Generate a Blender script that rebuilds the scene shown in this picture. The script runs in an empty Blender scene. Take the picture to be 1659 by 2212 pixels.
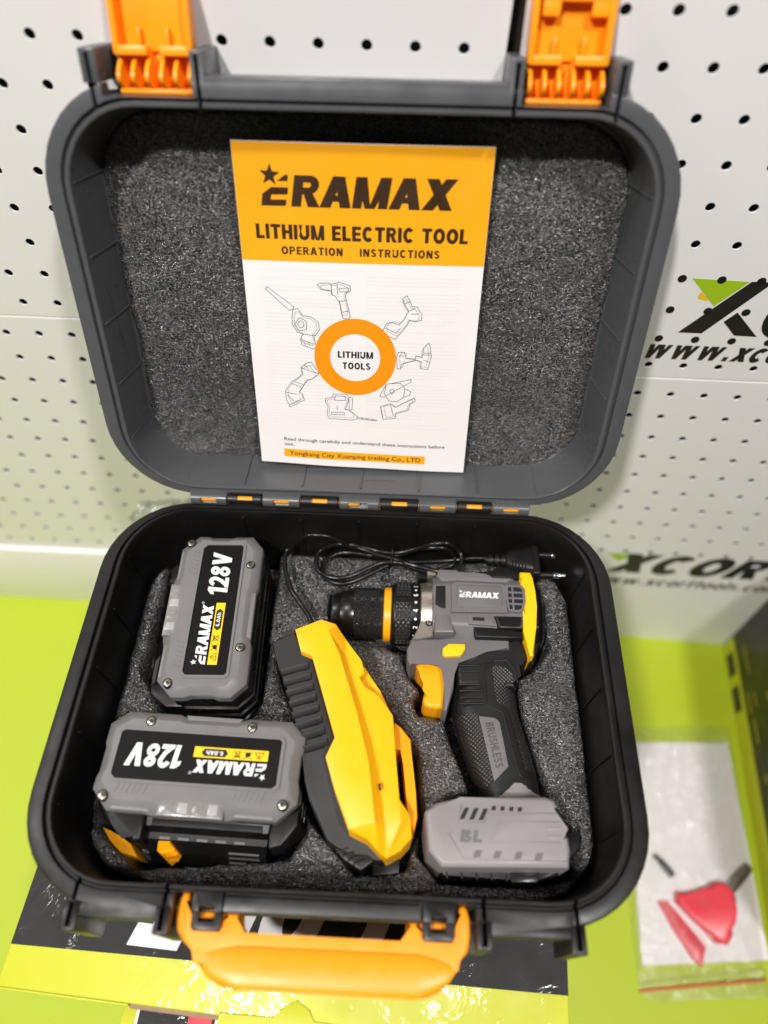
import bpy, bmesh, math, random
import numpy as np
from mathutils import Vector, Matrix
random.seed(4); np.random.seed(4)
MM = 0.001
SC = bpy.context.scene
COL = SC.collection

# ------------------------------------------------------------------ camera
cam_d = bpy.data.cameras.new('camera'); cam = bpy.data.objects.new('camera', cam_d); COL.objects.link(cam)
cR = Vector((0.99912, 0.04164, 0.00467)); cU = Vector((-0.03700, 0.82434, 0.56489)); cF = cR.cross(cU) * -1
cam.matrix_world = Matrix(((cR.x, cU.x, -cF.x, 27.519*MM), (cR.y, cU.y, -cF.y, -284.353*MM), (cR.z, cU.z, -cF.z, 412.275*MM), (0, 0, 0, 1)))
cam_d.sensor_fit = 'VERTICAL'; cam_d.sensor_height = 36; cam_d.lens = 36*1533.6/2212
cam_d.clip_start = 0.01; cam_d.clip_end = 60
cam_d.dof.use_dof = True; cam_d.dof.focus_distance = 0.462; cam_d.dof.aperture_fstop = 2.7
SC.camera = cam

# ------------------------------------------------------------------ light of the hall
w = bpy.data.worlds.new('World'); SC.world = w; w.use_nodes = True
bg = w.node_tree.nodes['Background']; bg.inputs[0].default_value = (1.0, 0.96, 0.95, 1); bg.inputs[1].default_value = 0.05
def area(name, loc, target, size, power, col=(1, .955, .92), spread=180):
    d = bpy.data.lights.new(name, 'AREA'); d.shape = 'DISK'; d.size = size; d.energy = power; d.color = col
    d.spread = math.radians(spread)
    o = bpy.data.objects.new(name, d); COL.objects.link(o); o.location = loc
    o.rotation_euler = (Vector(target) - Vector(loc)).to_track_quat('-Z', 'Y').to_euler()
    return o
area('ceiling_spotlight', (-0.55, -1.05, 1.85), (0, -0.05, 0), 0.13, 46)
area('ceiling_spotlight', (0.75, -0.85, 2.1), (0.1, -0.02, -.1), 0.18, 36, (1, .965, .95))
area('ceiling_spotlight', (-1.3, 0.0, 1.6), (-0.3, 0.0, -0.2), 0.25, 14)
SC.view_settings.view_transform = 'Standard'; SC.view_settings.look = 'None'
SC.view_settings.exposure = -0.12; SC.view_settings.gamma = 1; SC.view_settings.use_curve_mapping = False

# ------------------------------------------------------------------ materials
def mat(name, col, rough=.5, bump=0, bscale=800, metal=0, coat=0, spec=.5, var=0, vscale=60, rvar=.08, coat_bump=None, detail=3, emit=None):
    m = bpy.data.materials.new(name); m.use_nodes = True
    nt = m.node_tree; n = nt.nodes; L = nt.links
    p = n['Principled BSDF']
    c = (*col, 1)
    p.inputs['Base Color'].default_value = c
    p.inputs['Roughness'].default_value = rough; p.inputs['Metallic'].default_value = metal
    p.inputs['Coat Weight'].default_value = coat; p.inputs['Coat Roughness'].default_value = .12
    p.inputs['Specular IOR Level'].default_value = spec
    tc = n.new('ShaderNodeTexCoord')
    nz = n.new('ShaderNodeTexNoise'); nz.inputs['Scale'].default_value = vscale; nz.inputs['Detail'].default_value = 5
    L.new(tc.outputs['Object'], nz.inputs['Vector'])
    if var:
        mx = n.new('ShaderNodeMixRGB'); mx.inputs[1].default_value = tuple(x*(1-var) for x in col)+(1,)
        mx.inputs[2].default_value = tuple(min(1, x*(1+var)) for x in col)+(1,)
        L.new(nz.outputs['Fac'], mx.inputs[0]); L.new(mx.outputs[0], p.inputs['Base Color'])
    if rvar:
        mr = n.new('ShaderNodeMapRange'); mr.inputs[1].default_value = .3; mr.inputs[2].default_value = .7
        mr.inputs[3].default_value = max(.03, rough-rvar); mr.inputs[4].default_value = min(1, rough+rvar)
        L.new(nz.outputs['Fac'], mr.inputs[0]); L.new(mr.outputs[0], p.inputs['Roughness'])
    if bump:
        nb = n.new('ShaderNodeTexNoise'); nb.inputs['Scale'].default_value = bscale; nb.inputs['Detail'].default_value = detail
        L.new(tc.outputs['Object'], nb.inputs['Vector'])
        b = n.new('ShaderNodeBump'); b.inputs['Strength'].default_value = bump; b.inputs['Distance'].default_value = .0006
        L.new(nb.outputs['Fac'], b.inputs['Height']); L.new(b.outputs[0], p.inputs['Normal'])
    if coat_bump:
        nb = n.new('ShaderNodeTexNoise'); nb.inputs['Scale'].default_value = coat_bump[0]; nb.inputs['Detail'].default_value = 4; nb.inputs['Distortion'].default_value = 1.2
        L.new(tc.outputs['Object'], nb.inputs['Vector'])
        b = n.new('ShaderNodeBump'); b.inputs['Strength'].default_value = coat_bump[1]; b.inputs['Distance'].default_value = .004
        L.new(nb.outputs['Fac'], b.inputs['Height']); L.new(b.outputs[0], p.inputs['Coat Normal'])
    if emit:
        p.inputs['Emission Color'].default_value = c; p.inputs['Emission Strength'].default_value = emit
    return m
def dotmat(name, col, rough, scale, strength, spec=.5):
    m = mat(name, col, rough, spec=spec, rvar=.05); nt = m.node_tree; n = nt.nodes; L = nt.links
    tc = n.new('ShaderNodeTexCoord'); mp = n.new('ShaderNodeMapping'); mp.inputs['Rotation'].default_value = (0, 0, .78)
    v = n.new('ShaderNodeTexVoronoi'); v.voronoi_dimensions = '2D'; v.inputs['Scale'].default_value = scale; v.inputs['Randomness'].default_value = 0
    b = n.new('ShaderNodeBump'); b.inputs['Strength'].default_value = strength; b.inputs['Distance'].default_value = .0008
    L.new(tc.outputs['Object'], mp.inputs[0]); L.new(mp.outputs[0], v.inputs['Vector']); L.new(v.outputs['Distance'], b.inputs['Height']); L.new(b.outputs[0], n['Principled BSDF'].inputs['Normal'])
    return m
def foam_mat(name):
    m = bpy.data.materials.new(name); m.use_nodes = True; nt = m.node_tree; n = nt.nodes; L = nt.links
    p = n['Principled BSDF']; tc = n.new('ShaderNodeTexCoord')
    mp = n.new('ShaderNodeMapping'); mp.inputs['Scale'].default_value = (1, 1.5, 1.2); L.new(tc.outputs['Object'], mp.inputs[0])
    a = n.new('ShaderNodeTexNoise'); a.inputs['Scale'].default_value = 720; a.inputs['Detail'].default_value = 3
    v = n.new('ShaderNodeTexVoronoi'); v.inputs['Scale'].default_value = 1400
    big = n.new('ShaderNodeTexNoise'); big.inputs['Scale'].default_value = 22; big.inputs['Detail'].default_value = 3
    for t in (a, v): L.new(mp.outputs[0], t.inputs['Vector'])
    L.new(tc.outputs['Object'], big.inputs['Vector'])
    cr = n.new('ShaderNodeValToRGB'); cr.color_ramp.elements[0].color = (.006, .0058, .0057, 1); cr.color_ramp.elements[1].color = (.13, .125, .121, 1)
    cr.color_ramp.elements[0].position = .38; cr.color_ramp.elements[1].position = .72
    L.new(a.outputs['Fac'], cr.inputs[0]); L.new(cr.outputs[0], p.inputs['Base Color'])  # foam pits darkened in the base colour, a painted crevice shade
    b = n.new('ShaderNodeBump'); b.inputs['Strength'].default_value = 1.0; b.inputs['Distance'].default_value = .0012
    L.new(a.outputs['Fac'], b.inputs['Height'])
    # every cell of the foam skin is a little facet with its own tilt
    s1 = n.new('ShaderNodeVectorMath'); s1.operation = 'SUBTRACT'; s1.inputs[1].default_value = (.5, .5, .5); L.new(v.outputs['Color'], s1.inputs[0])
    s2 = n.new('ShaderNodeVectorMath'); s2.operation = 'SCALE'; s2.inputs['Scale'].default_value = 1.35; L.new(s1.outputs[0], s2.inputs[0])
    s3 = n.new('ShaderNodeVectorMath'); s3.operation = 'ADD'; L.new(s2.outputs[0], s3.inputs[0]); L.new(b.outputs[0], s3.inputs[1])
    s4 = n.new('ShaderNodeVectorMath'); s4.operation = 'NORMALIZE'; L.new(s3.outputs[0], s4.inputs[0]); L.new(s4.outputs[0], p.inputs['Normal'])
    mr = n.new('ShaderNodeMapRange'); mr.inputs[1].default_value = .35; mr.inputs[2].default_value = .65; mr.inputs[3].default_value = .13; mr.inputs[4].default_value = .28
    L.new(big.outputs['Fac'], mr.inputs[0]); L.new(mr.outputs[0], p.inputs['Roughness'])
    p.inputs['Specular IOR Level'].default_value = 1.0; p.inputs['Coat Weight'].default_value = 1.0; p.inputs['Coat Roughness'].default_value = .16
    L.new(s4.outputs[0], p.inputs['Coat Normal'])
    return m
def film_mat(name, tint=(1, 1, 1), fac=.12, rough=.12, bscale=70, bstr=.6):
    m = bpy.data.materials.new(name); m.use_nodes = True; nt = m.node_tree; n = nt.nodes; L = nt.links
    n.remove(n['Principled BSDF'])
    t = n.new('ShaderNodeBsdfTransparent'); t.inputs[0].default_value = (*tint, 1)
    g = n.new('ShaderNodeBsdfGlossy'); g.inputs['Roughness'].default_value = rough
    mx = n.new('ShaderNodeMixShader'); mx.inputs[0].default_value = fac
    tc = n.new('ShaderNodeTexCoord'); nz = n.new('ShaderNodeTexNoise'); nz.inputs['Scale'].default_value = bscale; nz.inputs['Detail'].default_value = 5; nz.inputs['Distortion'].default_value = 1.5
    b = n.new('ShaderNodeBump'); b.inputs['Strength'].default_value = bstr; b.inputs['Distance'].default_value = .006
    L.new(tc.outputs['Object'], nz.inputs['Vector']); L.new(nz.outputs['Fac'], b.inputs['Height']); L.new(b.outputs[0], g.inputs['Normal'])
    L.new(t.outputs[0], mx.inputs[1]); L.new(g.outputs[0], mx.inputs[2]); L.new(mx.outputs[0], n['Material Output'].inputs[0])
    return m
M = dict(
 lid=mat('grey_plastic', (.074, .0775, .082), .33, .06, 1500, var=.06),
 base=mat('black_case_plastic', (.0055, .0052, .005), .40, .05, 1500, var=.1, spec=.4),
 foam=foam_mat('black_packing_foam'),
 orange=mat('orange_plastic', (.97, .325, .006), .38, .03, 900, var=.03),
 pin=mat('orange_pin', (.95, .35, .01), .4),
 capgrey=mat('battery_grey_plastic', (.165, .161, .159), .40, .10, 1800, var=.06),
 dgrey=mat('drill_grey_plastic', (.135, .128, .130), .40, .10, 1800, var=.05),
 fgrey=mat('drill_foot_plastic', (.235, .222, .222), .45, .08, 1800, var=.04),
 black=mat('black_plastic', (.0055, .0053, .0052), .40, .12, 1500, var=.1, spec=.3),
 blackgl=mat('black_gloss_plastic', (.006, .0058, .0056), .26, .03, 900, spec=.4),
 blackmatt=mat('charger_black_plastic', (.014, .0137, .0134), .5, .2, 1500, var=.12, spec=.35),
 rubber=mat('black_rubber', (.009, .0085, .008), .46, .10, 1500, var=.1, spec=.35),
 grip=dotmat('rubber_grip_dots', (.016, .0145, .0135), .38, 560, 1.0),
 knurl=dotmat('knurled_black', (.016, .0155, .015), .25, 900, 1.0),
 pad=dotmat('collar_pad', (.02, .019, .018), .42, 430, 1.0),
 yellow=mat('yellow_plastic', (.95, .47, .004), .38, .10, 1600, var=.03),
 yellowcap=mat('yellow_cap', (.9, .52, .006), .36, .04, 1200),
 trig=mat('trigger_orange', (.93, .38, .006), .34, .03, 900),
 silver=mat('cast_metal', (.55, .50, .44), .33, .2, 1100, metal=.9),
 chrome=mat('plated_metal', (.75, .72, .69), .15, metal=1),
 screwm=mat('screw_metal', (.42, .38, .33), .28, .1, 1500, metal=1),
 dark=mat('recess_shade', (.004, .004, .004), .6),  # black for holes and slots: their inner shade given as colour
 white=mat('white_print', (.80, .79, .78), .45),
 lettering=mat('silver_white_lettering', (.74, .73, .72), .3, .1, 1500),
 labelm=mat('label_black', (.0045, .0043, .0042), .5, .2, 2400, spec=.18),
 dimy=mat('carton_print_yellow', (.42, .38, .03), .5), emboss=mat('embossed_grey', (.058, .055, .056), .45),
 labely=mat('label_yellow', (.85, .55, .01), .4),
 ink=mat('ink_black', (.012, .011, .010), .5),
 inkbrown=mat('logo_ink', (.042, .018, .005), .45),
 linei=mat('line_ink', (.11, .107, .104), .6), ghost=mat('show_through_print', (.745, .72, .71), .55), blackmetal=mat('black_oxide_metal', (.055, .053, .052), .3, metal=.85),
 hdr=mat('printed_orange', (.90, .40, .008), .38, .02, 300, coat=.25),
 ringo=mat('printed_ring_orange', (.92, .28, .004), .42),
 paper=mat('white_paper', (.80, .775, .765), .55, .03, 300, var=.015),
 peg=mat('white_powder_coat', (.82, .808, .808), .42, .03, 200, var=.03, vscale=9),
 wallk=mat('dark_void', (.006, .006, .006), .8),
 shelf=mat('lime_laminate', (.42, .52, .015), .55, .02, 500, var=.03, vscale=6),
 cart_y=mat('carton_yellow', (.53, .55, .02), .5, coat=.3, coat_bump=(30, .6), var=.03),
 cart_k=mat('carton_black', (.010, .010, .0098), .5, coat=.25, coat_bump=(30, .6), var=.2, spec=.3),
 cart_w=mat('carton_white', (.72, .70, .70), .5, coat=.3, coat_bump=(22, .5)),
 kraft=mat('corrugated_kraft', (.30, .20, .12), .8, .6, 500, var=.3, vscale=300),
 green=mat('logo_green', (.36, .55, .012), .45),
 red=mat('red_plastic', (.74, .05, .07), .35),
 clearled=mat('clear_gauge', (.22, .215, .21), .2, .3, 400, coat=.6, var=.3, vscale=500),
 film=film_mat('clear_film', fac=.16, rough=.16, bscale=90, bstr=1.0),
 foil=film_mat('crinkled_film', (.93, .95, 1), .35, .15, 45, 1.0),
 steel=mat('brown_steel', (.03, .024, .022), .5),
 redzip=mat('red_zip_line', (.62, .12, .02), .4),
 led=mat('led_white', (.36, .355, .35), .25),
 toolsteel=mat('tool_steel', (.22, .19, .15), .35, metal=.7),
)

# ------------------------------------------------------------------ mesh helpers (millimetres in, metres out)
def ccw(p):
    a = sum(p[i][0]*p[(i+1) % len(p)][1] - p[(i+1) % len(p)][0]*p[i][1] for i in range(len(p)))
    return list(p) if a > 0 else list(p)[::-1]
def rrect(x0, x1, y0, y1, r, n=8):
    out = []
    for cx_, cy_, a0 in ((x1-r, y1-r, 0), (x0+r, y1-r, 90), (x0+r, y0+r, 180), (x1-r, y0+r, 270)):
        for i in range(n+1):
            a = math.radians(a0 + 90*i/n); out.append((cx_+r*math.cos(a), cy_+r*math.sin(a)))
    return out
class G:
    def __init__(s): s.bm = bmesh.new(); s.mats = [0]
    def prism(s, poly, z0, z1, bev=0, seg=2, both=False, taper=None):
        poly = ccw(poly); bm = bmesh.new()
        b = [bm.verts.new((p[0], p[1], z0)) for p in poly]
        tp = poly
        t = [bm.verts.new((p[0], p[1], z1 if not callable(z1) else z1(p[0], p[1]))) for p in tp]
        n = len(poly)
        for i in range(n): bm.faces.new((b[i], b[(i+1) % n], t[(i+1) % n], t[i]))
        ft = bm.faces.new(t); fb = bm.faces.new(b[::-1])
        if bev:
            ed = list(ft.edges) + (list(fb.edges) if both else [])
            bmesh.ops.bevel(bm, geom=ed, offset=bev, offset_type='OFFSET', segments=seg, profile=.5, affect='EDGES', clamp_overlap=True)
        s.merge(bm); return s
    def box(s, x0, x1, y0, y1, z0, z1, bev=0, seg=2, mtx=None):
        bm = bmesh.new()
        v = [bm.verts.new((x, y, z)) for z in (z0, z1) for x, y in ((x0, y0), (x1, y0), (x1, y1), (x0, y1))]
        for f in ((3, 2, 1, 0), (4, 5, 6, 7), (0, 1, 5, 4), (1, 2, 6, 5), (2, 3, 7, 6), (3, 0, 4, 7)): bm.faces.new([v[i] for i in f])
        if bev: bmesh.ops.bevel(bm, geom=list(bm.edges), offset=bev, segments=seg, profile=.5, affect='EDGES', clamp_overlap=True)
        s.merge(bm, mtx); return s
    def merge(s, bm, mtx=None):
        if mtx is not None: bmesh.ops.transform(bm, matrix=mtx, verts=bm.verts)
        me = bpy.data.meshes.new('tmp'); bm.to_mesh(me); bm.free(); s.bm.from_mesh(me); bpy.data.meshes.remove(me)
    def loops(s, L, cap0=True, cap1=True, closed=True):
        vs = [[s.bm.verts.new(p) for p in l] for l in L]; n = len(L[0])
        for a, b in zip(vs, vs[1:]):
            for i in range(n if closed else n-1): s.bm.faces.new((a[i], a[(i+1) % n], b[(i+1) % n], b[i]))
        if cap0: s.bm.faces.new(vs[0][::-1])
        if cap1: s.bm.faces.new(vs[-1])
        return s
    def ring(s, outer, inner, z0, z1):
        o0 = [(*p, z0) for p in outer]; o1 = [(*p, z1) for p in outer]; i1 = [(*p, z1) for p in inner]; i0 = [(*p, z0) for p in inner]
        return s.loops([o0, o1, i1, i0, o0], False, False)
    def lathe_x(s, prof, yc, zc, n=48, a0=0, a1=360, closed_prof=False):
        full = (a1-a0) >= 360
        m = n if full else n+1
        rows = []
        for x, r in prof:
            rows.append([(x, yc+r*math.sin(math.radians(a0+(a1-a0)*i/n)), zc+r*math.cos(math.radians(a0+(a1-a0)*i/n))) for i in range(m)])
        return s.loops(rows, full and not closed_prof, full and not closed_prof, full)
    def tube(s, pts, r, n=10, cap=True, sub=4):
        P = [Vector(p) for p in pts]
        if sub > 1:
            Q = []
            for i in range(len(P)-1):
                p0 = P[max(i-1, 0)]; p1 = P[i]; p2 = P[i+1]; p3 = P[min(i+2, len(P)-1)]
                for k in range(sub):
                    t = k/sub; Q.append(.5*((2*p1)+(p2-p0)*t+(2*p0-5*p1+4*p2-p3)*t*t+(3*p1-p0-3*p2+p3)*t**3))
            Q.append(P[-1]); P = Q
        L = []; up = Vector((0, 0, 1)); prev = None
        for i, p in enumerate(P):
            d = (P[min(i+1, len(P)-1)]-P[max(i-1, 0)]).normalized()
            if prev is None: a = d.cross(up if abs(d.z) < .9 else Vector((1, 0, 0))).normalized()
            else: a = (prev - d*prev.dot(d)).normalized()
            prev = a; b = d.cross(a); rr = r(i/(len(P)-1)) if callable(r) else r
            L.append([tuple(p+rr*(math.cos(2*math.pi*k/n)*a+math.sin(2*math.pi*k/n)*b)) for k in range(n)])
        return s.loops(L, cap, cap)
    def cyl(s, p, d, r, h, n=24, bev=0):
        d = Vector(d).normalized(); q = Vector((0, 0, 1)).rotation_difference(d).to_matrix().to_4x4(); q.translation = Vector(p)
        bm = bmesh.new(); bmesh.ops.create_cone(bm, cap_ends=True, segments=n, radius1=r, radius2=r, depth=h, matrix=Matrix.Translation((0, 0, h/2)))
        if bev:
            ed = [e for e in bm.edges if len(e.link_faces) == 2 and any(len(f.verts) > 4 for f in e.link_faces)]
            bmesh.ops.bevel(bm, geom=ed, offset=bev, segments=2, profile=.5, affect='EDGES')
        s.merge(bm, q); return s
    def poly(s, pts, z=0):
        s.bm.faces.new([s.bm.verts.new((*p, z)) if len(p) == 2 else s.bm.verts.new(p) for p in pts]); return s
    def strip(s, pts, wd, z=0):
        for p, q in zip(pts, pts[1:]):
            a = Vector((p[0], p[1])); b = Vector((q[0], q[1])); d = b-a
            if d.length < 1e-6: continue
            d.normalize(); nn = Vector((-d.y, d.x))*wd/2; a -= d*wd*.3; b += d*wd*.3
            s.poly([tuple(a+nn), tuple(a-nn), tuple(b-nn), tuple(b+nn)], z)
        return s
    def map(s, fn):
        for v in s.bm.verts: v.co = fn(*v.co)
        return s
    def obj(s, name, m, parent=None, smooth=35, recalc=True, local=False):
        me = bpy.data.meshes.new(name)
        if recalc: bmesh.ops.recalc_face_normals(s.bm, faces=s.bm.faces)
        off = Vector((0, 0, 0))
        if parent is not None and not local: off = wpos(parent)
        for v in s.bm.verts: v.co = v.co*MM - off
        s.bm.to_mesh(me); s.bm.free()
        for mm in (m if isinstance(m, (list, tuple)) else [m]): me.materials.append(M[mm])
        if smooth:
            me.shade_smooth(); me.set_sharp_from_angle(angle=math.radians(smooth))
        o = bpy.data.objects.new(name, me); COL.objects.link(o)
        if parent is not None: o.parent = parent
        return o
def wpos(o):
    v = Vector((0, 0, 0))
    while o is not None: v += o.location; o = o.parent
    return v
def thing(name, label, cat, loc=(0, 0, 0), rotz=0, group=None):
    o = bpy.data.objects.new(name, None); COL.objects.link(o); o.empty_display_size = .02
    o.location = Vector(loc)*MM; o.rotation_euler = (0, 0, rotz)
    return tag(o, label, cat, group)
def tag(o, label, cat, group=None):
    o['label'] = label; o['category'] = cat
    if group: o['group'] = group
    return o
def struct(o): o['kind'] = 'structure'; return o
def cut(o, cutter_g):
    c = cutter_g.obj('cutter', 'dark', None, 0)
    md = o.modifiers.new('b', 'BOOLEAN'); md.object = c; md.operation = 'DIFFERENCE'; md.solver = 'EXACT'; md.use_self = True
    bpy.context.view_layer.update()
    me = bpy.data.meshes.new_from_object(o.evaluated_get(bpy.context.evaluated_depsgraph_get()))
    old = o.data; nm = old.name; o.modifiers.clear(); o.data = me; bpy.data.meshes.remove(old); me.name = nm
    bpy.data.objects.remove(c)
    me.shade_smooth(); me.set_sharp_from_angle(angle=math.radians(35))
def text_bm(body, w_=None, h=None, bold=0.0, shear=0.0, ext=0.0, spacing=1.0):
    """text in the builtin font: baseline at y=0, from x=0, caps h high, w_ wide"""
    def mk(b):
        c = bpy.data.curves.new('t', 'FONT'); c.body = b; c.size = 1; c.offset = 0; c.shear = shear; c.fill_mode = 'BOTH'; c.extrude = 0
        c.space_character = spacing; c.resolution_u = 4
        o = bpy.data.objects.new('t', c); me = bpy.data.meshes.new_from_object(o)
        bm = bmesh.new(); bm.from_mesh(me); bpy.data.meshes.remove(me); bpy.data.objects.remove(o); bpy.data.curves.remove(c); return bm
    ref = mk('H'); ch0 = min(v.co.y for v in ref.verts); ch1 = max(v.co.y for v in ref.verts); ref.free()
    bm = mk(body); x0 = min(v.co.x for v in bm.verts); x1 = max(v.co.x for v in bm.verts)
    sy = h/(ch1-ch0); sx = w_/(x1-x0) if w_ else sy
    for v in bm.verts: v.co = ((v.co.x-x0)*sx, (v.co.y-ch0)*sy, 0)
    if bold:
        g_ = G(); d = bold*h
        for i, (dx, dy) in enumerate(((-d, 0), (d, 0), (0, d), (0, -d))):
            b2 = bm.copy()
            for v in b2.verts: v.co = (v.co.x+dx, v.co.y+dy, .003*i)
            g_.merge(b2)
        bm.free(); bm = g_.bm
    return bm
def put_text(g, body, x, y, w_, h, z=0, rot=0, **k):
    g.merge(text_bm(body, w_, h, **k), Matrix.Translation((x, y, z)) @ Matrix.Rotation(math.radians(rot), 4, 'Z')); return g
def star(cx_, cy_, r, rot=0):
    return [(cx_+(r if i % 2 == 0 else r*.42)*math.sin(math.radians(36*i+rot)), cy_+(r if i % 2 == 0 else r*.42)*math.cos(math.radians(36*i+rot))) for i in range(10)]
def arc(cx_, cy_, rx, ry, a0, a1, n=14):
    return [(cx_+rx*math.cos(math.radians(a0+(a1-a0)*i/n)), cy_+ry*math.sin(math.radians(a0+(a1-a0)*i/n))) for i in range(n+1)]
def stroke(P, t, close=False):
    """mitred band along a polyline -> list of quads"""
    P = [Vector(p) for p in P]; n = len(P); Lf = []; Rt = []
    for i in range(n):
        a = P[i-1] if (i or close) else None; b = P[(i+1) % n] if (i < n-1 or close) else None
        d0 = (P[i]-a).normalized() if a is not None else None; d1 = (b-P[i]).normalized() if b is not None else None
        d0 = d0 or d1; d1 = d1 or d0; n0 = Vector((-d0.y, d0.x)); n1 = Vector((-d1.y, d1.x)); m = (n0+n1).normalized(); k = t/2/max(.35, m.dot(n0))
        Lf.append(P[i]+m*k); Rt.append(P[i]-m*k)
    out = []
    for i in range(n if close else n-1):
        j_ = (i+1) % n; out.append([tuple(Rt[i]), tuple(Rt[j_]), tuple(Lf[j_]), tuple(Lf[i])])
    return out
def glyph(ch, t):
    """heavy grotesque letters drawn as solid pieces; cap height 1; returns (pieces, width)"""
    h = t/2; q = []; B = lambda x0, y0, x1, y1: q.append([(x0, y0), (x1, y0), (x1, y1), (x0, y1)]); S = lambda P, c=False, tt=None: q.extend(stroke(P, tt or t, c))
    th = t*.82; hh = th/2
    if ch == ' ': return q, .35
    if ch == '.': B(.04, 0, .04+t, t*1.0); return q, t+.08
    if ch == ',': q.append([(.04, -.12), (.1, -.12), (.04+t, t), (.04, t)]); return q, t+.08
    if ch == 'A': w_ = .86; q += [[(0, 0), (t*1.12, 0), (w_/2+t*.45, 1), (w_/2-t*.6, 1)], [(w_-t*1.12, 0), (w_, 0), (w_/2+t*.6, 1), (w_/2-t*.45, 1)]]; B(t, .2, w_-t, .2+th*.9); return q, w_
    if ch == 'B': w_ = .74; B(0, 0, t, 1); S([(h, hh)]+arc(w_-.3, .27+hh*.0, .3-h, .27-hh, -90, 90)+[(h, .54-hh*0)], tt=th); S([(h, .54)]+arc(w_-.32, .77, .28-h, .23-hh, -90, 90)+[(h, 1-hh)], tt=th); return q, w_
    if ch == 'C': w_ = .8; S(arc(w_/2, .5, w_/2-h, .5-hh, 42, 318, 22)); return q, w_
    if ch == 'D': w_ = .76; B(0, 0, t, 1); S([(h, hh)]+arc(w_-.4, .5, .4-h, .5-hh, -90, 90)+[(h, 1-hh)], tt=th); return q, w_
    if ch == 'E': w_ = .64; B(0, 0, t, 1); B(t, 0, w_, th); B(t, .5-hh*.9, w_*.93, .5+hh*.9); B(t, 1-th, w_, 1); return q, w_
    if ch == 'H': w_ = .76; B(0, 0, t, 1); B(w_-t, 0, w_, 1); B(t, .5-hh, w_-t, .5+hh); return q, w_
    if ch == 'I': B(0, 0, t, 1); return q, t
    if ch == 'L': w_ = .6; B(0, 0, t, 1); B(t, 0, w_, th); return q, w_
    if ch == 'M': w_ = .96; B(0, 0, t*.95, 1); B(w_-t*.95, 0, w_, 1); q += [[(w_/2-t*.5, 0), (w_/2+t*.1, 0), (t*1.1, 1), (0, 1)], [(w_/2-t*.1, 0), (w_/2+t*.5, 0), (w_, 1), (w_-t*1.1, 1)]]; return q, w_
    if ch == 'N': w_ = .76; B(0, 0, t*.95, 1); B(w_-t*.95, 0, w_, 1); q.append([(w_-t*1.2, 0), (w_, 0), (t*1.2, 1), (0, 1)]); return q, w_
    if ch == 'O': w_ = .84; S(arc(w_/2, .5, w_/2-h, .5-hh, 0, 360, 30)[:-1], True); return q, w_
    if ch in 'PR':
        w_ = .74; B(0, 0, t, 1); yb = .40 if ch == 'R' else .36
        S([(h, yb+hh)]+arc(w_-.32, (yb+1)/2, .30-h, (1-yb)/2-hh, -90, 90)+[(h, 1-hh)], tt=th)
        if ch == 'R': q.append([(w_-t*1.05, 0), (w_+.04, 0), (w_*.46+t*.75, .45), (w_*.46-t*.2, .45)])
        return q, w_
    if ch == 'S': w_ = .7; S(arc(w_/2, .745, w_/2-h, .255-hh, 20, 262, 14)+arc(w_/2, .27, w_/2-h, .27-hh, 82, -160, 14), tt=th); return q, w_
    if ch == 'T': w_ = .7; B(w_/2-h, 0, w_/2+h, 1-th); B(0, 1-th, w_, 1); return q, w_
    if ch == 'U': w_ = .76; S([(h, 1), (h, .32)]+arc(w_/2, .34, w_/2-h, .34-hh, 180, 360)+[(w_-h, .36), (w_-h, 1)]); return q, w_
    if ch == 'V': w_ = .8; q += [[(w_/2-t*.55, 0), (w_/2+t*.5, 0), (t*1.12, 1), (0, 1)], [(w_/2-t*.5, 0), (w_/2+t*.55, 0), (w_, 1), (w_-t*1.12, 1)]]; return q, w_
    if ch == 'X': w_ = .84; q += [[(0, 0), (t*1.22, 0), (w_, 1), (w_-t*1.22, 1)], [(w_-t*1.22, 0), (w_, 0), (t*1.22, 1), (0, 1)]]; return q, w_
    if ch == '0': w_ = .62; S(arc(w_/2, .5, w_/2-h, .5-hh, 0, 360, 26)[:-1], True); return q, w_
    if ch == '1': w_ = .44; B(w_-t, 0, w_, 1); q.append([(0, .66), (w_-t, .72), (w_-t, 1), (w_-t*.9, 1), (0, .84)]); return q, w_
    if ch == '2': w_ = .62; S(arc(w_/2, .70, w_/2-h, .30-hh, 170, -20, 14)+[(w_*.62, .38), (h*1.1, hh)], tt=th*1.1); B(0, 0, w_, th); return q, w_
    if ch == '4': w_ = .66; B(w_*.52, 0, w_*.52+t, 1); B(0, .22, w_, .22+th); q.append([(0, .22+th*.6), (t*.9, .22+th*.6), (w_*.62, 1), (w_*.42, 1)]); return q, w_
    if ch == '6': w_ = .62; S(arc(w_/2, .31, w_/2-h, .31-hh, 0, 360, 20)[:-1], True, th); S([(h, .31)]+arc(w_/2+.02, .55, w_/2-h+.02, .45-hh, 180, 55), tt=t); return q, w_
    if ch == '8': w_ = .64; S(arc(w_/2, .28, w_/2-h, .28-hh, 0, 360, 20)[:-1], True, th); S(arc(w_/2, .76, w_/2-h*1.1-.01, .24-hh, 0, 360, 20)[:-1], True, th); return q, w_
    # lower case, x-height .72
    x = .72; xh = x/2
    if ch == 'w': w_ = 1.12; q += [[(w_*k+.18, 0), (w_*k+.18+t*1.0, 0), (w_*k+t*1.05, x), (w_*k, x)] for k in (0, .42)]+[[(w_*k+.18, 0), (w_*k+.18+t*.95, 0), (w_*k+.58, x), (w_*k+.58-t*1.0, x)] for k in (0, .42)]; return q, w_
    if ch == 'x': w_ = .7; q += [[(0, 0), (t*1.25, 0), (w_, x), (w_-t*1.25, x)], [(w_-t*1.25, 0), (w_, 0), (t*1.25, x), (0, x)]]; return q, w_
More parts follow.
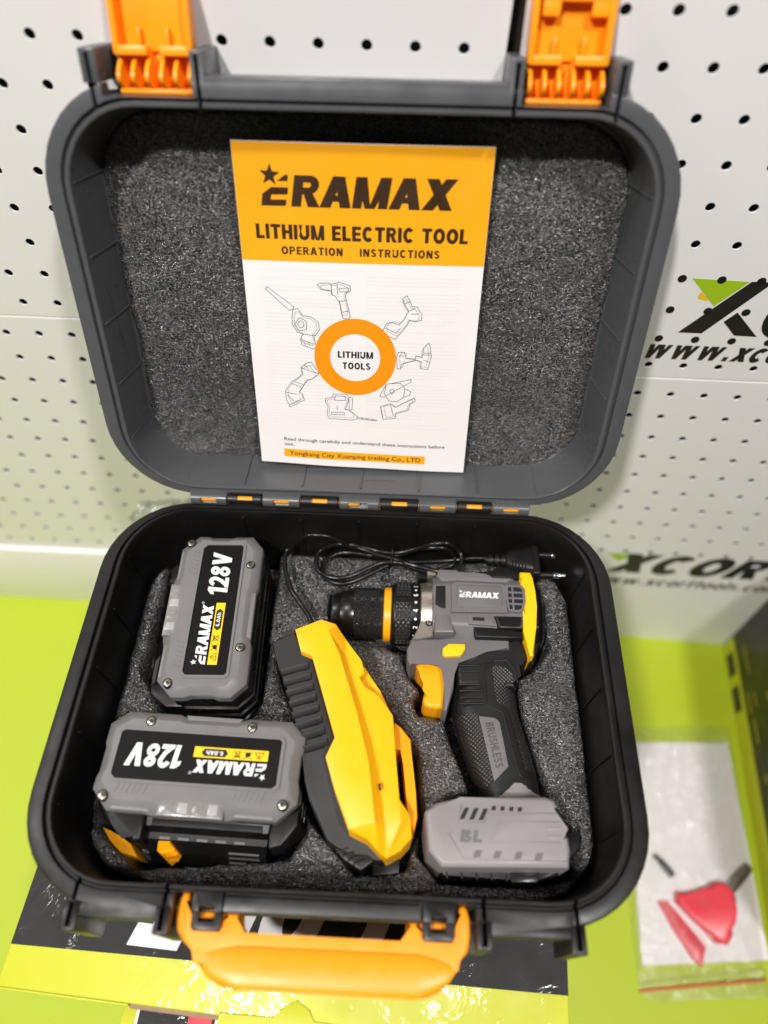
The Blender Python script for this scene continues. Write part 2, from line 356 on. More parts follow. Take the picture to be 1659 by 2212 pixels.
    if ch == 'c': w_ = .64; S(arc(w_/2, xh, w_/2-h, xh-hh, 45, 315, 18)); return q, w_
    if ch == 'o': w_ = .7; S(arc(w_/2, xh, w_/2-h, xh-hh, 0, 360, 22)[:-1], True); return q, w_
    if ch == 'r': w_ = .46; B(0, 0, t, x); S(arc(w_-.08, x-.3, .38-h, .30-hh, 165, 85, 8)); return q, w_
    if ch == 't': w_ = .44; S([(.12+h, .95), (.12+h, .22)]+arc(.12+h+.14, .2, .14, .2-hh, 180, 280, 8)); B(0, x-th*.9, w_, x); return q, w_
    if ch == 'l': B(0, 0, t, 1); return q, t
    if ch == 's': w_ = .56; S(arc(w_/2, x*.745, w_/2-h, x*.255-hh*.8, 20, 262, 12)+arc(w_/2, x*.27, w_/2-h, x*.27-hh*.8, 82, -160, 12), tt=th*.85); return q, w_
    if ch == 'm': w_ = 1.06; B(0, 0, t, x); S(arc(.32, x-.26, .32-h-.02, .26-hh, 180, 0)+[(.62-h, 0)]); S(arc(.75, x-.26, .31-h, .26-hh, 180, 0)+[(w_-h, 0)]); return q, w_
    if ch == 'h': w_ = .66; B(0, 0, t, 1); S(arc(w_/2, x-.28, w_/2-h, .28-hh, 180, 0)+[(w_-h, 0)]); return q, w_
    B(0, 0, .5, 1); return q, .5
def heavy_bm(body, w_, h, t=.24, shear=0.0, ext=0.0, gap=.09):
    """heavy lettering as thin solid pieces, caps h high, whole line w_ wide"""
    x = 0; P = []
    for ch in body:
        q, gw = glyph(ch, t); P += [[(a+x, b) for a, b in pc] for pc in q]; x += gw+gap
    x -= gap; W_ = x + shear; sx = (w_ or W_*h)/W_; g = G(); k = 0
    for pc in P:
        k += 1; z = ext + .012 + .0022*(k % 23)
        Q = ccw([((a+shear*b)*sx, b*h) for a, b in pc])
        if ext: g.prism(Q, -.1, z)
        else: g.poly(Q, z)
    return g.bm
def put_heavy(g, body, x, y, w_, h, z=0, rot=0, **k):
    g.merge(heavy_bm(body, w_, h, **k), Matrix.Translation((x, y, z)) @ Matrix.Rotation(math.radians(rot), 4, 'Z')); return g
def logo_bm(w_, h, ext=0, bold=.25):
    """the maker's word mark: star, cut E, then RAMAX; w_ wide, caps h high, baseline 0"""
    sx = w_/111.9; sy = h/16.7
    g = G()
    E1 = [(0, 0), (14.1, .2), (14.8, 3.6), (5.6, 3.4), (6.3, 6.1), (15.5, 6.3), (16.1, 10.1), (6.5, 10.1), (1.1, 6.4)]
    E2 = [(9.8, 13.3), (16.0, 13.4), (16.4, 16.7), (14.6, 16.7)]
    for P in (E1, E2, star(5.9, 16.4, 6.0, 4) if w_ > 60 else star(4.2, 17.2, 4.9, 4)):
        Q = [(a*sx, b*sy) for a, b in P]
        if ext: g.prism(Q, -.1, ext)
        else: g.poly(ccw(Q), .01)
    g.merge(heavy_bm('RAMAX', 94.5*sx, h, t=bold, shear=.13, ext=ext, gap=.03), Matrix.Translation((17.2*sx, 0, 0)))
    return g.bm
def inpoly(x, y, poly):
    c = np.zeros(x.shape, bool); n = len(poly)
    for i in range(n):
        x1, y1 = poly[i]; x2, y2 = poly[(i+1) % n]
        if y1 == y2: continue
        k = ((y1 > y) != (y2 > y)) & (x < (x2-x1)*(y-y1)/(y2-y1)+x1); c ^= k
    return c
def dist_poly(x, y, poly):
    d = np.full(x.shape, 1e9); n = len(poly)
    for i in range(n):
        a = np.array(poly[i]); b = np.array(poly[(i+1) % n]); ab = b-a; L2 = ab@ab
        if L2 == 0: continue
        t = np.clip(((x-a[0])*ab[0]+(y-a[1])*ab[1])/L2, 0, 1)
        d = np.minimum(d, np.hypot(x-a[0]-t*ab[0], y-a[1]-t*ab[1]))
    return d
def noise2(x, y, cell, seed):
    rs = np.random.RandomState(seed); N = 64; tb = rs.rand(N, N)
    u = x/cell; v = y/cell; i = np.floor(u).astype(int); j = np.floor(v).astype(int); fu = u-i; fv = v-j
    fu = fu*fu*(3-2*fu); fv = fv*fv*(3-2*fv)
    g = lambda a, b: tb[a % N, b % N]
    return (g(i, j)*(1-fu)+g(i+1, j)*fu)*(1-fv)+(g(i, j+1)*(1-fu)+g(i+1, j+1)*fu)*fv-.5
def sheet(g, poly, step, zfun, z_edge):
    """height-field slab over a polygon (foam)"""
    xs = [p[0] for p in poly]; ys = [p[1] for p in poly]
    X, Y = np.meshgrid(np.arange(min(xs), max(xs)+step, step), np.arange(min(ys), max(ys)+step, step), indexing='ij')
    ins = inpoly(X, Y, poly); d = dist_poly(X, Y, poly); d = np.where(ins, d, -d)
    # pull outside points on to the outline
    Z = zfun(X, Y); Z = np.where(d < 3, Z - (3-np.clip(d, 0, 3))**2*.35, Z); Z = np.where(d < -.01, z_edge, Z)
    keep = d > -step*1.5
    idx = -np.ones(X.shape, int); vs = []
    for i in range(X.shape[0]):
        for j in range(X.shape[1]):
            if keep[i, j]: idx[i, j] = len(vs); vs.append(g.bm.verts.new((X[i, j], Y[i, j], Z[i, j])))
    for i in range(X.shape[0]-1):
        for j in range(X.shape[1]-1):
            q = (idx[i, j], idx[i+1, j], idx[i+1, j+1], idx[i, j+1])
            if min(q) >= 0: g.bm.faces.new([vs[k] for k in q])
    return g

# ================================================================== SETTING
# shelf (slight roll), dark hall wall behind the perforated panels
def shz(x): return -401.5 - .0306*x
g = G()
g.loops([[(x, y, shz(x)+dz) for x, y in ((-1100, -520), (1100, -520), (1100, 140), (-1100, 140))] for dz in (-30, 0)])
struct(g.obj('shelf', 'shelf', None, 0))
g = G(); g.box(-1500, 1500, 175, 185, -600, 1200); struct(g.obj('wall', 'wallk', None, 0))

# ------------------------------------------------------------------ perforated panels
def hole_plate(g, s0, s1, t0, t1, cols, rows, pitch, toff, r=2.9, n=18):
    """sheet with real round holes, local coords (s, t) with z towards the viewer"""
    sx = [s0] + [pitch*(c-.5) for c in cols][1:] + [s1]
    tz_ = [t0] + [toff + pitch*(k-.5) for k in rows][1:] + [t1]
    for i, c in enumerate(cols):
        for j, k in enumerate(rows):
            cx_, cy_ = pitch*c, toff+pitch*k
            x0, x1, y0, y1 = sx[i], sx[i+1], tz_[j], tz_[j+1]
            out = []; inn = []
            for q in range(n):
                a = 2*math.pi*q/n; dx, dy = math.cos(a), math.sin(a)
                f = min(((x1-cx_) if dx > 0 else (x0-cx_))/dx if abs(dx) > 1e-6 else 1e9, ((y1-cy_) if dy > 0 else (y0-cy_))/dy if abs(dy) > 1e-6 else 1e9)
                out.append((cx_+dx*f, cy_+dy*f)); inn.append((cx_+dx*r, cy_+dy*r))
            # corners
            O = [g.bm.verts.new((*p, 0)) for p in out]; I = [g.bm.verts.new((*p, 0)) for p in inn]; B = [g.bm.verts.new((*p, -1.2)) for p in inn]
            for q in range(n):
                q2 = (q+1) % n; vs = [O[q], O[q2], I[q2], I[q]]
                a, b = out[q], out[q2]
                if abs(a[0]-b[0]) > 1e-6 and abs(a[1]-b[1]) > 1e-6:
                    cxx = x1 if max(a[0], b[0]) > x1-1e-6 else x0; cyy = y1 if max(a[1], b[1]) > y1-1e-6 else y0
                    g.bm.faces.new([O[q], g.bm.verts.new((cxx, cyy, 0)), O[q2], I[q2], I[q]])
                else: g.bm.faces.new(vs)
                g.bm.faces.new((I[q], I[q2], B[q2], B[q]))
def lip(g, s0, s1, t, sgn):
    pr = [(0, 0), (sgn*.9, -.25), (sgn*1.5, -.9), (sgn*1.6, -8)]
    for (a, b), (c, d) in zip(pr, pr[1:]):
        g.poly([(s0, t+a, b), (s1, t+a, b), (s1, t+c, d), (s0, t+c, d)])
def panel_frame(nm, O, rt, up):
    rt = Vector(rt).normalized(); up = Vector(up); up = (up-rt*up.dot(rt)).normalized(); n = rt.cross(up)
    o = bpy.data.objects.new(nm, None); COL.objects.link(o); o.empty_display_size = .02
    o.matrix_world = Matrix(((rt.x, up.x, n.x, O[0]*MM), (rt.y, up.y, n.y, O[1]*MM), (rt.z, up.z, n.z, O[2]*MM), (0, 0, 0, 1)))
    return o
PL_ = panel_frame('perforated_panel', (-173.8, 119.1, 58.1), (1, -.0046, -.0074), (.0075, .0046, 1))
tag(PL_, 'plain white perforated metal display panel behind the case, left of the dark slit', 'display panel', 'perforated display panels')
PR_ = panel_frame('perforated_panel', (209.3, 110.7, 25.9), (.9992, -.0354, .02), (-.0197, .0076, .9998))
tag(PR_, 'white perforated metal panel printed with black lettering and a green triangle, right of the slit', 'display panel', 'perforated display panels')
g = G(); hole_plate(g, -650, 246.6, 2.7, 330, range(-25, 10), range(0, 13), 25.0, 14.8); lip(g, -650, 246.6, 2.7, -1); g.obj('upper_sheet', 'peg', PL_, 30, local=True)
g = G(); hole_plate(g, -650, 246.6, -331, 0.2, range(-25, 10), range(-13, 0), 25.0, 10.2); lip(g, -650, 246.6, .2, 1); g.obj('lower_sheet', 'peg', PL_, 30, local=True)
g = G(); g.box(-650, 246.6, -472, -331.5, -9, 5, 1.6); g.obj('bottom_rail', 'peg', PL_, 40, local=True)
g = G(); hole_plate(g, -123.8, 420, 3.2, 330, range(-4, 16), range(0, 13), 25.256, 14.9); lip(g, -123.8, 420, 3.2, -1); g.obj('upper_sheet', 'peg', PR_, 30, local=True)
g = G(); hole_plate(g, -123.8, 420, -243, 0.7, range(-4, 16), range(-10, 0), 25.256, 10.3)
g.poly([(-123.8, -470, 0), (420, -470, 0), (420, -243, 0), (-123.8, -243, 0)]); lip(g, -123.8, 420, .7, 1); g.obj('lower_sheet', 'peg', PR_, 30, local=True)
# print on the right panel
def clip_holes(g): return g
g = G(); g.prism([(6.3, 91.3), (43.3, 90.1), (27.6, 69.8)], .05, .18); g.obj('printed_triangle', 'green', PR_, 0, local=True)
g = G()
g.prism([(44.6, 90.2), (58.4, 90.1), (27.6, 46.2), (11.2, 46.2)], .05, .15); g.prism([(38.8, 56.9), (45.0, 65.3), (65.8, 45.0), (50.2, 45.4)], .05, .15)
put_heavy(g, 'CORT', 59.8, 45.4, 170, 45, .15, t=.30, shear=.25)
put_heavy(g, 'www.xcorttools.com', -7.5, 21.4, 214, 18.5, .15, t=.22, shear=.3)
g.obj('printed_lettering', 'ink', PR_, 0, local=True)
g = G(); put_heavy(g, 'XCORT', 38.6, -284, 205, 38, .15, t=.28, shear=.35); put_heavy(g, 'www.xcorttools.com', 24, -309, 212, 16, .15, t=.2, shear=.3); g.obj('printed_lettering', 'ink', PR_, 0, local=True)
g = G(); g.prism([(31.5, -247), (62, -247.5), (48, -262)], .05, .12); g.obj('printed_triangle', 'green', PR_, 0, local=True)
# black discs over the print, the dark of the punched holes painted on
g = G()
for r_ in range(-2, 4):
    for c_ in range(0, 10):
        cy_ = (14.9 if r_ >= 0 else 10.3)+25.256*r_; cx_ = 25.256*c_
        if 18 < cy_ < 92: g.prism([(cx_+2.85*math.cos(a*math.pi/9), cy_+2.85*math.sin(a*math.pi/9)) for a in range(18)], .16, .24)
g.obj('hole_shade_disc', 'dark', PR_, 0, local=True)['kind'] = 'stuff'
g = G(); g.prism([(15.6, 81.0), (21.0, 76.2), (22.4, 73.6), (15.2, 75.1), (14.6, 78)], .03, .06); g.obj('tape_stain', 'labely', PR_, 0, local=True)
g = G(); g.box(73.5, 79, 128, 150, -400, 330); g.box(79, 86, 121, 150, -400, 330)
tag(g.obj('steel_upright', 'steel', None, 0), 'dark brown steel upright showing in the slit between the two white panels', 'upright')

# ================================================================== CARTONS UNDER THE CASE
B1 = thing('cardboard_carton', 'yellow and black shrink-wrapped carton lying under the open tool case', 'carton', (-199, -288, -92), math.radians(-3.7), 'cartons on the shelf')
W1, D1 = 336, 262
g = G(); g.box(0, W1, 0, D1, -85, 0, 1.2); g.obj('carton_body', 'cart_y', B1, 40, local=True)
g = G(); g.prism([(.3, 21.5), (W1-.3, 31), (W1-.3, D1-.3), (.3, D1-.3)], -.5, .35); g.obj('black_print', 'cart_k', B1, 0, local=True)
g = G(); put_heavy(g, 'XCORT', 276, 78.5, 206, 50, .5, rot=180, t=.3, shear=.35); g.obj('printed_lettering', 'cart_w', B1, 0, local=True)
g = G(); g.prism([(240, 29.2), (254, 29.6), (256, 44)], .45, .6); g.obj('printed_triangle', 'green', B1, 0, local=True)
# front edge: tucked flap with tab, open corrugated ends
g = G(); g.box(1, 80, -1.2, 0, -9, -.6, .4); g.obj('side_flap', 'cart_y', B1, 40, local=True)
g = G(); g.prism([(134, -6), (134, 1.5), (166, 2.2), (170, 8), (178, 12), (186, 8), (189, 2.6), (222, 3.2), (222, -6)], -.2, .8, .3)
g.obj('tuck_flap', 'cart_y', B1, 40, local=True)
g = G(); g.box(224, W1, -1.2, 0, -12, -.6, .4); g.obj('side_flap', 'cart_y', B1, 40, local=True)
g = G()
for k in range(3): g.box(81, 134, -2.2, .2, -1.2-k*3.2-.6, -1.2-k*3.2, .1)
for k in range(2):
    pts = [(81+q*.9, -1.0, -3.1-k*3.2+(1.1 if q % 2 else -1.1)) for q in range(59)]
    for a, b in zip(pts, pts[1:]): g.poly([(a[0], -2, a[2]), (b[0], -2, b[2]), (b[0], .1, b[2]), (a[0], .1, a[2])])
g.obj('corrugated_edge', 'kraft', B1, 0, local=True)
B2 = thing('cardboard_carton', 'lower carton with white and red print, under the yellow and black one', 'carton', (-149, -322, -180), math.radians(-3.7), 'cartons on the shelf')
g = G(); g.box(0, 250, 0, 250, -217, 0, 1.2); g.obj('carton_body', 'cart_y', B2, 40, local=True)
g = G(); g.prism([(10, 5), (44, 6), (44, 40), (10, 40)], .1, .4); g.prism([(64, 5), (72, 5), (72, 40), (64, 40)], .1, .4); g.obj('white_print', 'cart_w', B2, 0, local=True)
g = G(); g.prism([(12, 7), (64, 8.5), (64, 40), (12, 40)], .5, .7); g.prism([(110, 5), (250, 8), (250, 60), (118, 60)], .1, .4); g.box(-1, 1.5, 5, 249, -200, -6); g.obj('black_print', 'cart_k', B2, 0, local=True)
g = G(); g.prism([(46, 12), (62, 12.5), (62, 40), (46, 40)], .8, 1.0); g.obj('red_print', 'red', B2, 0, local=True)
B3 = thing('cardboard_carton', 'tall dark carton with yellow print standing at the right on the shelf', 'carton', (441, 97.8, -415), math.radians(-4.4), 'cartons on the shelf')
g = G(); g.box(0, 190, -330, 0, 0, 300, 1); g.obj('carton_body', 'cart_k', B3, 40, local=True)
g = G(); g.box(-.7, 0.2, -329, -1, 1, 30); g.obj('yellow_band', 'cart_y', B3, 0, local=True)
g = G()
for a, b in ((18, 46), (60, 90)): g.box(-1.2, -.6, -b, -a, 6, 24)
g.obj('band_window', 'steel', B3, 0, local=True)
g = G(); rr = random.Random(3)
for k in range(60):
    y0 = -20-rr.random()*240; z0 = 42+k*3.6
    g.box(-.5, .1, y0-rr.uniform(8, 40), y0, z0, z0+1.3)
for y0, z0 in ((-40, 190), (-110, 215), (-170, 120), (-60, 250)): g.box(-.55, .1, y0-14, y0, z0, z0+18)
g.obj('yellow_print', 'dimy', B3, 0, local=True)['kind'] = 'stuff'

# ================================================================== ZIP BAG AND WHAT IT HOLDS
Z0 = -412
pc = [(297, -34), (417.5, -29), (409, -241), (283.5, -252)]
g = G(); g.prism([(297, -31), (415.5, -26), (407.5, -238), (281.5, -248)], Z0, Z0+5, 1.2); tag(g.obj('paper_card', 'paper', None), 'white folded paper inside the clear zip bag on the lime shelf', 'paper')
g = G()
N = 26
bx = [(279, -14), (424, -6), (401, -268), (275, -278)]
rowsT = []; 
for i in range(N+1):
    t = i/N; a = Vector(bx[0]).lerp(Vector(bx[3]), t); b = Vector(bx[1]).lerp(Vector(bx[2]), t); row = []
    for j in range(N+1):
        u = j/N; p = a.lerp(b, u); e = min(u, 1-u, t, 1-t)*N
        hgt = 6+ (9 if .55 < t < .88 else 2)*min(1, e/4) + 5*float(noise2(np.array([p.x]), np.array([p.y]), 14, 5)[0])*min(1, e/2)
        if t > .93: hgt = 2
        row.append((p.x, p.y, Z0+.5+max(1.0, hgt if e > 0 else .6)))
    rowsT.append(row)
g.loops(rowsT, False, False, closed=False)
BAG = g.obj('zip_bag', 'film', None, 60); tag(BAG, 'clear plastic zip bag lying on the lime shelf beside the case', 'bag')
g = G(); g.tube([(276, -268.5, Z0+3), (330, -262, Z0+3), (400.5, -254.5, Z0+3)], 1.3, 8, sub=2); g.obj('zip_line', 'redzip', BAG, 60)
g = G(); g.tube([(277, -262, Z0+3), (330, -255, Z0+3), (401, -247.5, Z0+3)], .9, 8, sub=2); g.obj('zip_seal', 'film', BAG, 60)
red = [(324.6, -182.8), (334, -184.5), (346, -185.5), (352, -183), (361, -174), (370.2, -171.0), (380, -177), (383.6, -186.0), (377, -195), (372.8, -207.0), (372, -220), (366, -227.5), (356, -226), (345, -214), (330, -200), (322.7, -191.9)]
g = G(); g.prism(red, Z0+5, Z0+17, 4, 3); RT = g.obj('red_handle_tool', 'red', None, 50); tag(RT, 'red rounded T-handle tool with a metal bit, inside the clear bag', 'hand tool')
g = G(); g.tube([(376, -182, Z0+11), (390, -169, Z0+11), (404, -157, Z0+10)], lambda t: 5.5 if t < .8 else 4.6, 14, sub=2); g.obj('tool_bit', 'toolsteel', RT, 50)
g = G(); g.prism([(305.7, -191.5), (315.3, -191.1), (345.7, -229.6), (338.9, -246.3), (331, -240), (316.3, -214.7)], Z0+5, Z0+9, 1, 2); tag(g.obj('red_strip', 'red', None), 'flat red strip lying beside the red tool in the bag', 'strip')
g = G(); g.tube([(309, -149, Z0+9), (316, -156, Z0+9), (325, -168, Z0+9)], lambda t: 3.3 if t > .25 else 2.2, 12, sub=2); tag(g.obj('small_socket', 'steel', None, 60), 'small dark bit holder in the bag, above the red strip', 'bit holder')
# crumpled clear wrap behind the case
g = G(); rowsT = []
for i in range(15):
    row = []
    for j in range(15):
        x = -205+j*7; y = 5+i*6.5
        row.append((x+random.uniform(-2, 2), y, -150+60*math.sin(math.pi*i/14)**.7+random.uniform(-8, 8)-.2*abs(x+150)))
    rowsT.append(row)
g.loops(rowsT, False, False, closed=False); tag(g.obj('crumpled_wrap', 'foil', None, 0), 'crumpled clear plastic wrap behind the hinge of the case', 'plastic wrap')

# ================================================================== TOOL CASE
CASE = thing('tool_case', 'open black and grey plastic tool case with orange latches and handle', 'tool case', (0, -126, -92))
def rimloop(t, z, sy, extra=0):
    """t 0 = outer edge, 1 = inner edge of the rim; sy -1 base, +1 lid"""
    x = 170-14*t-extra; ya = 0+7*t+extra; yb = 252-12*t-extra; r = max(14, 55-13*t-extra)
    L = rrect(-x, x, ya, yb, r, 10)
    return [(a, sy*b, z) for a, b in L]
def shell(sy, depth, floor_, name, m, parent, local):
    g = G()
    prof = [(0, -depth, 9), (0, -depth+3, 6), (0, -11, 3.5), (0, -10, 0), (0, -1.2, 0), (.03, -.35, 0), (.09, 0, 0), (.60, 0, 0), (.63, -.4, 0), (.65, -2.6, 0), (.76, -2.6, 0), (.78, -.2, 0), (.82, .7, 0), (.93, .7, 0), (.98, .2, 0), (1, -1, 0)]
    L = [rimloop(0, z, sy, e) if t == 0 else rimloop(t, z, sy) for t, z, e in prof]
    L += [rimloop(1, -6, sy, .6), rimloop(1, -floor_+3, sy, 4.2), rimloop(1, -floor_, sy, 8)]
    g.loops(L)
    return g
# ---- base
g = shell(-1, 92, 88, 'b', 'base', CASE, False)
# latch strike boxes and flanges on the front wall
for x0, x1 in ((-135, -127), (-88, -80.5), (75, 82.5), (122, 129.5)): g.box(x0, x1, -263, -250, -46, .6, .8)
for x0, x1 in ((-127.5, -87.5), (82, 122.5)): g.box(x0, x1, -256.5, -250, -14, -.2, .8)

BASE = g.obj('base_shell', 'base', CASE)
c = G()
for x in (-131, -84.3, 78.8, 125.8): c.box(x-1.15, x+1.15, -261.3, -238.6, -30, 5)
for x0, x1 in ((-80.4, -53.7), (46.7, 75)): c.box(x0, x1, -270, -243.2, -40, 6)
cut(BASE, c)
# wall ribs inside the base: low ridges that follow the draft of the wall
def wall_rib(g, kind, at, z0, z1, floor_, sy):
    off = lambda z: .6+3.6*(-z-6)/(floor_-9)
    pr = []
    for z in (z0, z1): pr += [(off(z)-.5, z), (off(z)+1.25, z)]
    q = [pr[0], pr[1], pr[3], pr[2]]; L = []
    for s in (-.5, .5):
        if kind == 'back': L.append([(at+s, sy*(7+o), z) for o, z in q])
        elif kind == 'front': L.append([(at+s, sy*(240-o), z) for o, z in q])
        elif kind == 'left': L.append([(-156+o, at+s, z) for o, z in q])
        else: L.append([(156-o, at+s, z) for o, z in q])
    g.loops(L)
g = G()
for k in range(7): wall_rib(g, 'back', -123+41*k, -5, -60, 88, -1); wall_rib(g, 'front', -123+41*k, -5, -60, 88, -1)
for k in range(5): wall_rib(g, 'left', -43-40*k, -5, -60, 88, -1); wall_rib(g, 'right', -43-40*k, -5, -60, 88, -1)
g.obj('wall_rib', 'base', CASE)['kind'] = 'stuff'
# ---- foam in the base, with pockets under the tools
foam_poly = [(a, b) for a, b in rrect(-151.5, 152, -235, -13, 38, 8)]
DR_OUT = [(-19, -43), (-5, -38), (20, -37), (28, -34), (50, -31), (122, -29), (134, -46), (135, -80), (124, -96), (112, -104), (113, -124), (118, -150), (124, -168), (126, -182), (134, -190), (142, -202), (140, -222), (108, -228), (60, -228), (46, -214), (46, -194), (66, -184), (78, -178), (66, -146), (62, -133), (46, -132), (42, -122), (46, -114), (38, -104), (34, -90), (22, -84), (-5, -82), (-16, -74), (-19, -62)]
B1P = [(-141, -15), (-60, -11), (-58, -128), (-66, -140), (-118, -142), (-143, -108)]
B2P = [(-147, -148), (-22, -148), (-20, -205), (-30, -220), (-118, -228), (-150, -205)]
CHP = [(-52, -96), (-19, -80), (-2, -86), (22, -120), (36, -142), (46, -155), (49, -200), (40, -222), (10, -226), (-22, -195), (-33, -138), (-45, -115)]
def foam_z(X, Y):
    Z = -44.0 + 5*noise2(X, Y, 34, 1) + 2.2*noise2(X, Y, 9, 2) + 1.0*noise2(X, Y, 3.5, 3)
    for P, dep in ((DR_OUT, 26), (B1P, 30), (B2P, 30), (CHP, 30)):
        ins = inpoly(X, Y, P); d = dist_poly(X, Y, P)
        Z = np.where(ins, -44-np.minimum(dep, 6+d*9), Z - 3.0*np.exp(-d/2.2))
    Z -= np.where(Y < -214, (-(Y+214))*.35, 0)
    return Z
g = G(); sheet(g, foam_poly, 1.6, foam_z, -70); g.obj('foam_liner', 'foam', CASE, 70)
# ---- lid (own frame: x across, y up the lid from the hinge, z out of the lid)
LO = Vector((1.1, 4.96, 3.73)); LD = Vector((0, .31785, .94814)); LN = Vector((0, .94814, -.31785))
lm = Matrix(((1, 0, 0), (0, LD.y, -LN.y), (0, LD.z, -LN.z))).to_4x4()
g = shell(1, 42, 38, 'l', 'lid', CASE, True)
for x0, x1 in ((-138, -129.5), (-83.5, -76.5), (73.2, 80), (123.5, 131.5)): g.box(x0, x1, 250, 265, -36, -.2, .8)
g.box(-77, 73.6, 250, 254.5, -10, -.2, .8)
LID = g.obj('lid', 'lid', None)
LID.parent = CASE; LID.matrix_local = Matrix.Translation(LO*MM - CASE.location) @ lm
c = G()
for x in (-134, -80.3, 76.7, 127.6): c.box(x-1.1, x+1.1, 238.6, 263.2, -26, 5)
for x0, x1 in ((-129.5, -83.5), (80, 123.5)): c.box(x0, x1, 244.5, 275, -60, 6)
c.parent = None
def cut_local(o, cg):
    cobj = cg.obj('cutter', 'dark', None, 0); mw = o.matrix_world
    bpy.context.view_layer.update(); cobj.matrix_world = o.matrix_world
    md = o.modifiers.new('b', 'BOOLEAN'); md.object = cobj; md.operation = 'DIFFERENCE'; md.solver = 'EXACT'; md.use_self = True
    bpy.context.view_layer.update()
    me = bpy.data.meshes.new_from_object(o.evaluated_get(bpy.context.evaluated_depsgraph_get()))
    old = o.data; nm = old.name; o.modifiers.clear(); o.data = me; bpy.data.meshes.remove(old); me.name = nm; bpy.data.objects.remove(cobj)
    me.shade_smooth(); me.set_sharp_from_angle(angle=math.radians(35))
cut_local(LID, c)
g = G()
for k in range(7): wall_rib(g, 'back', -123.5+41*k, -2.5, -35, 38, 1); wall_rib(g, 'front', -123.5+41*k, -2.5, -35, 38, 1)
for k in range(5): wall_rib(g, 'left', 43.3+40*k, -2.5, -35, 38, 1); wall_rib(g, 'right', 43.3+40*k, -2.5, -35, 38, 1)
g.obj('wall_rib', 'lid', LID, local=True)['kind'] = 'stuff'
for x0, x1 in ((-129.6, -83.4), (79.9, 123.6)): g = G(); g.box(x0, x1, 242.8, 263.5, -40.5, -25, .6); g.obj('latch_pocket', 'lid', LID, local=True)
# moulding scars on the lower wall of the lid
for x, z in ((-62, -20), (-48, -19), (-25, -24), (-13, -21)):
    g = G(); g.cyl((x, 8.6, z), (0, 1, 0), .9, .9, 10, .2); g.obj('moulding_scar', 'lid', LID, local=True)
for P in ([(-74, 9.0, -17), (-52, 9.4, -21), (-30, 9.5, -22), (0, 9.6, -24)], [(2, 8.4, -12), (12, 8.6, -12.5), (24, 8.4, -12.2)], [(36, 9.2, -19), (48, 9.3, -19.5), (62, 9.4, -20.5)], [(-154, 143, -14), (-153.4, 110, -19), (-152.6, 78, -24)]):
    g = G(); g.tube(P, .35, 6); g.obj('moulding_scar', 'lid', LID, local=True)
lf = [(a, b) for a, b in rrect(-153.5, 153, 6.5, 236, 40, 8)]
g = G(); sheet(g, lf, 1.8, lambda X, Y: -34.5+3.0*noise2(X, Y, 46, 7)+1.6*noise2(X, Y, 13, 8)+.9*noise2(X, Y, 4, 9), -41.5); g.obj('foam_pad', 'foam', LID, 70, local=True)
# ---- hinge
KX = [-119.3, -92.9, -68.3, -41.3, -14.2, 14.6, 41.7, 68.4, 92.9, 119.4]
HC = (2.6, 2.4)
pitchv = Vector((0, -.575, .818))
for k in range(9):
    x0, x1 = KX[k]+.3, KX[k+1]-.3; grey = k % 2 == 0
    g = G(); prof = [(x0, 3.6), (x0+.6, 4.6), (x1-.6, 4.6), (x1, 3.6)]
    g.lathe_x(prof, HC[0], HC[1], 28)
    if grey: g.box(x0, x1, HC[0]-1, HC[0]+5.2, HC[1]-2, HC[1]+4.4, .6)
    else: g.box(x0, x1, HC[0]-4.2, HC[0]+3.5, HC[1]-10, HC[1]+.5, .6)
    o = g.obj('hinge_knuckle', 'lid' if grey else 'base', CASE)
    xm = (x0+x1)/2; hw = 5.6; c = G()
    dy = -1.5 if grey else 1.0
    if k == 4: xm -= 1; hw = 7
    c.box(-hw, hw, -1.7, 1.7, -1.2, 14, mtx=Matrix.Translation((xm, HC[0]+dy*.82, HC[1]+dy*.57)) @ Matrix.Rotation(math.radians(35), 4, 'X'))
    cut(o, c)
for pr in ([(-118, 2.3), (-2, 2.3), (.5, 1.1)], [(13, 2.3), (118, 2.3)]): g = G(); g.lathe_x(pr, HC[0], HC[1], 20); g.obj('hinge_pin', 'pin', CASE)
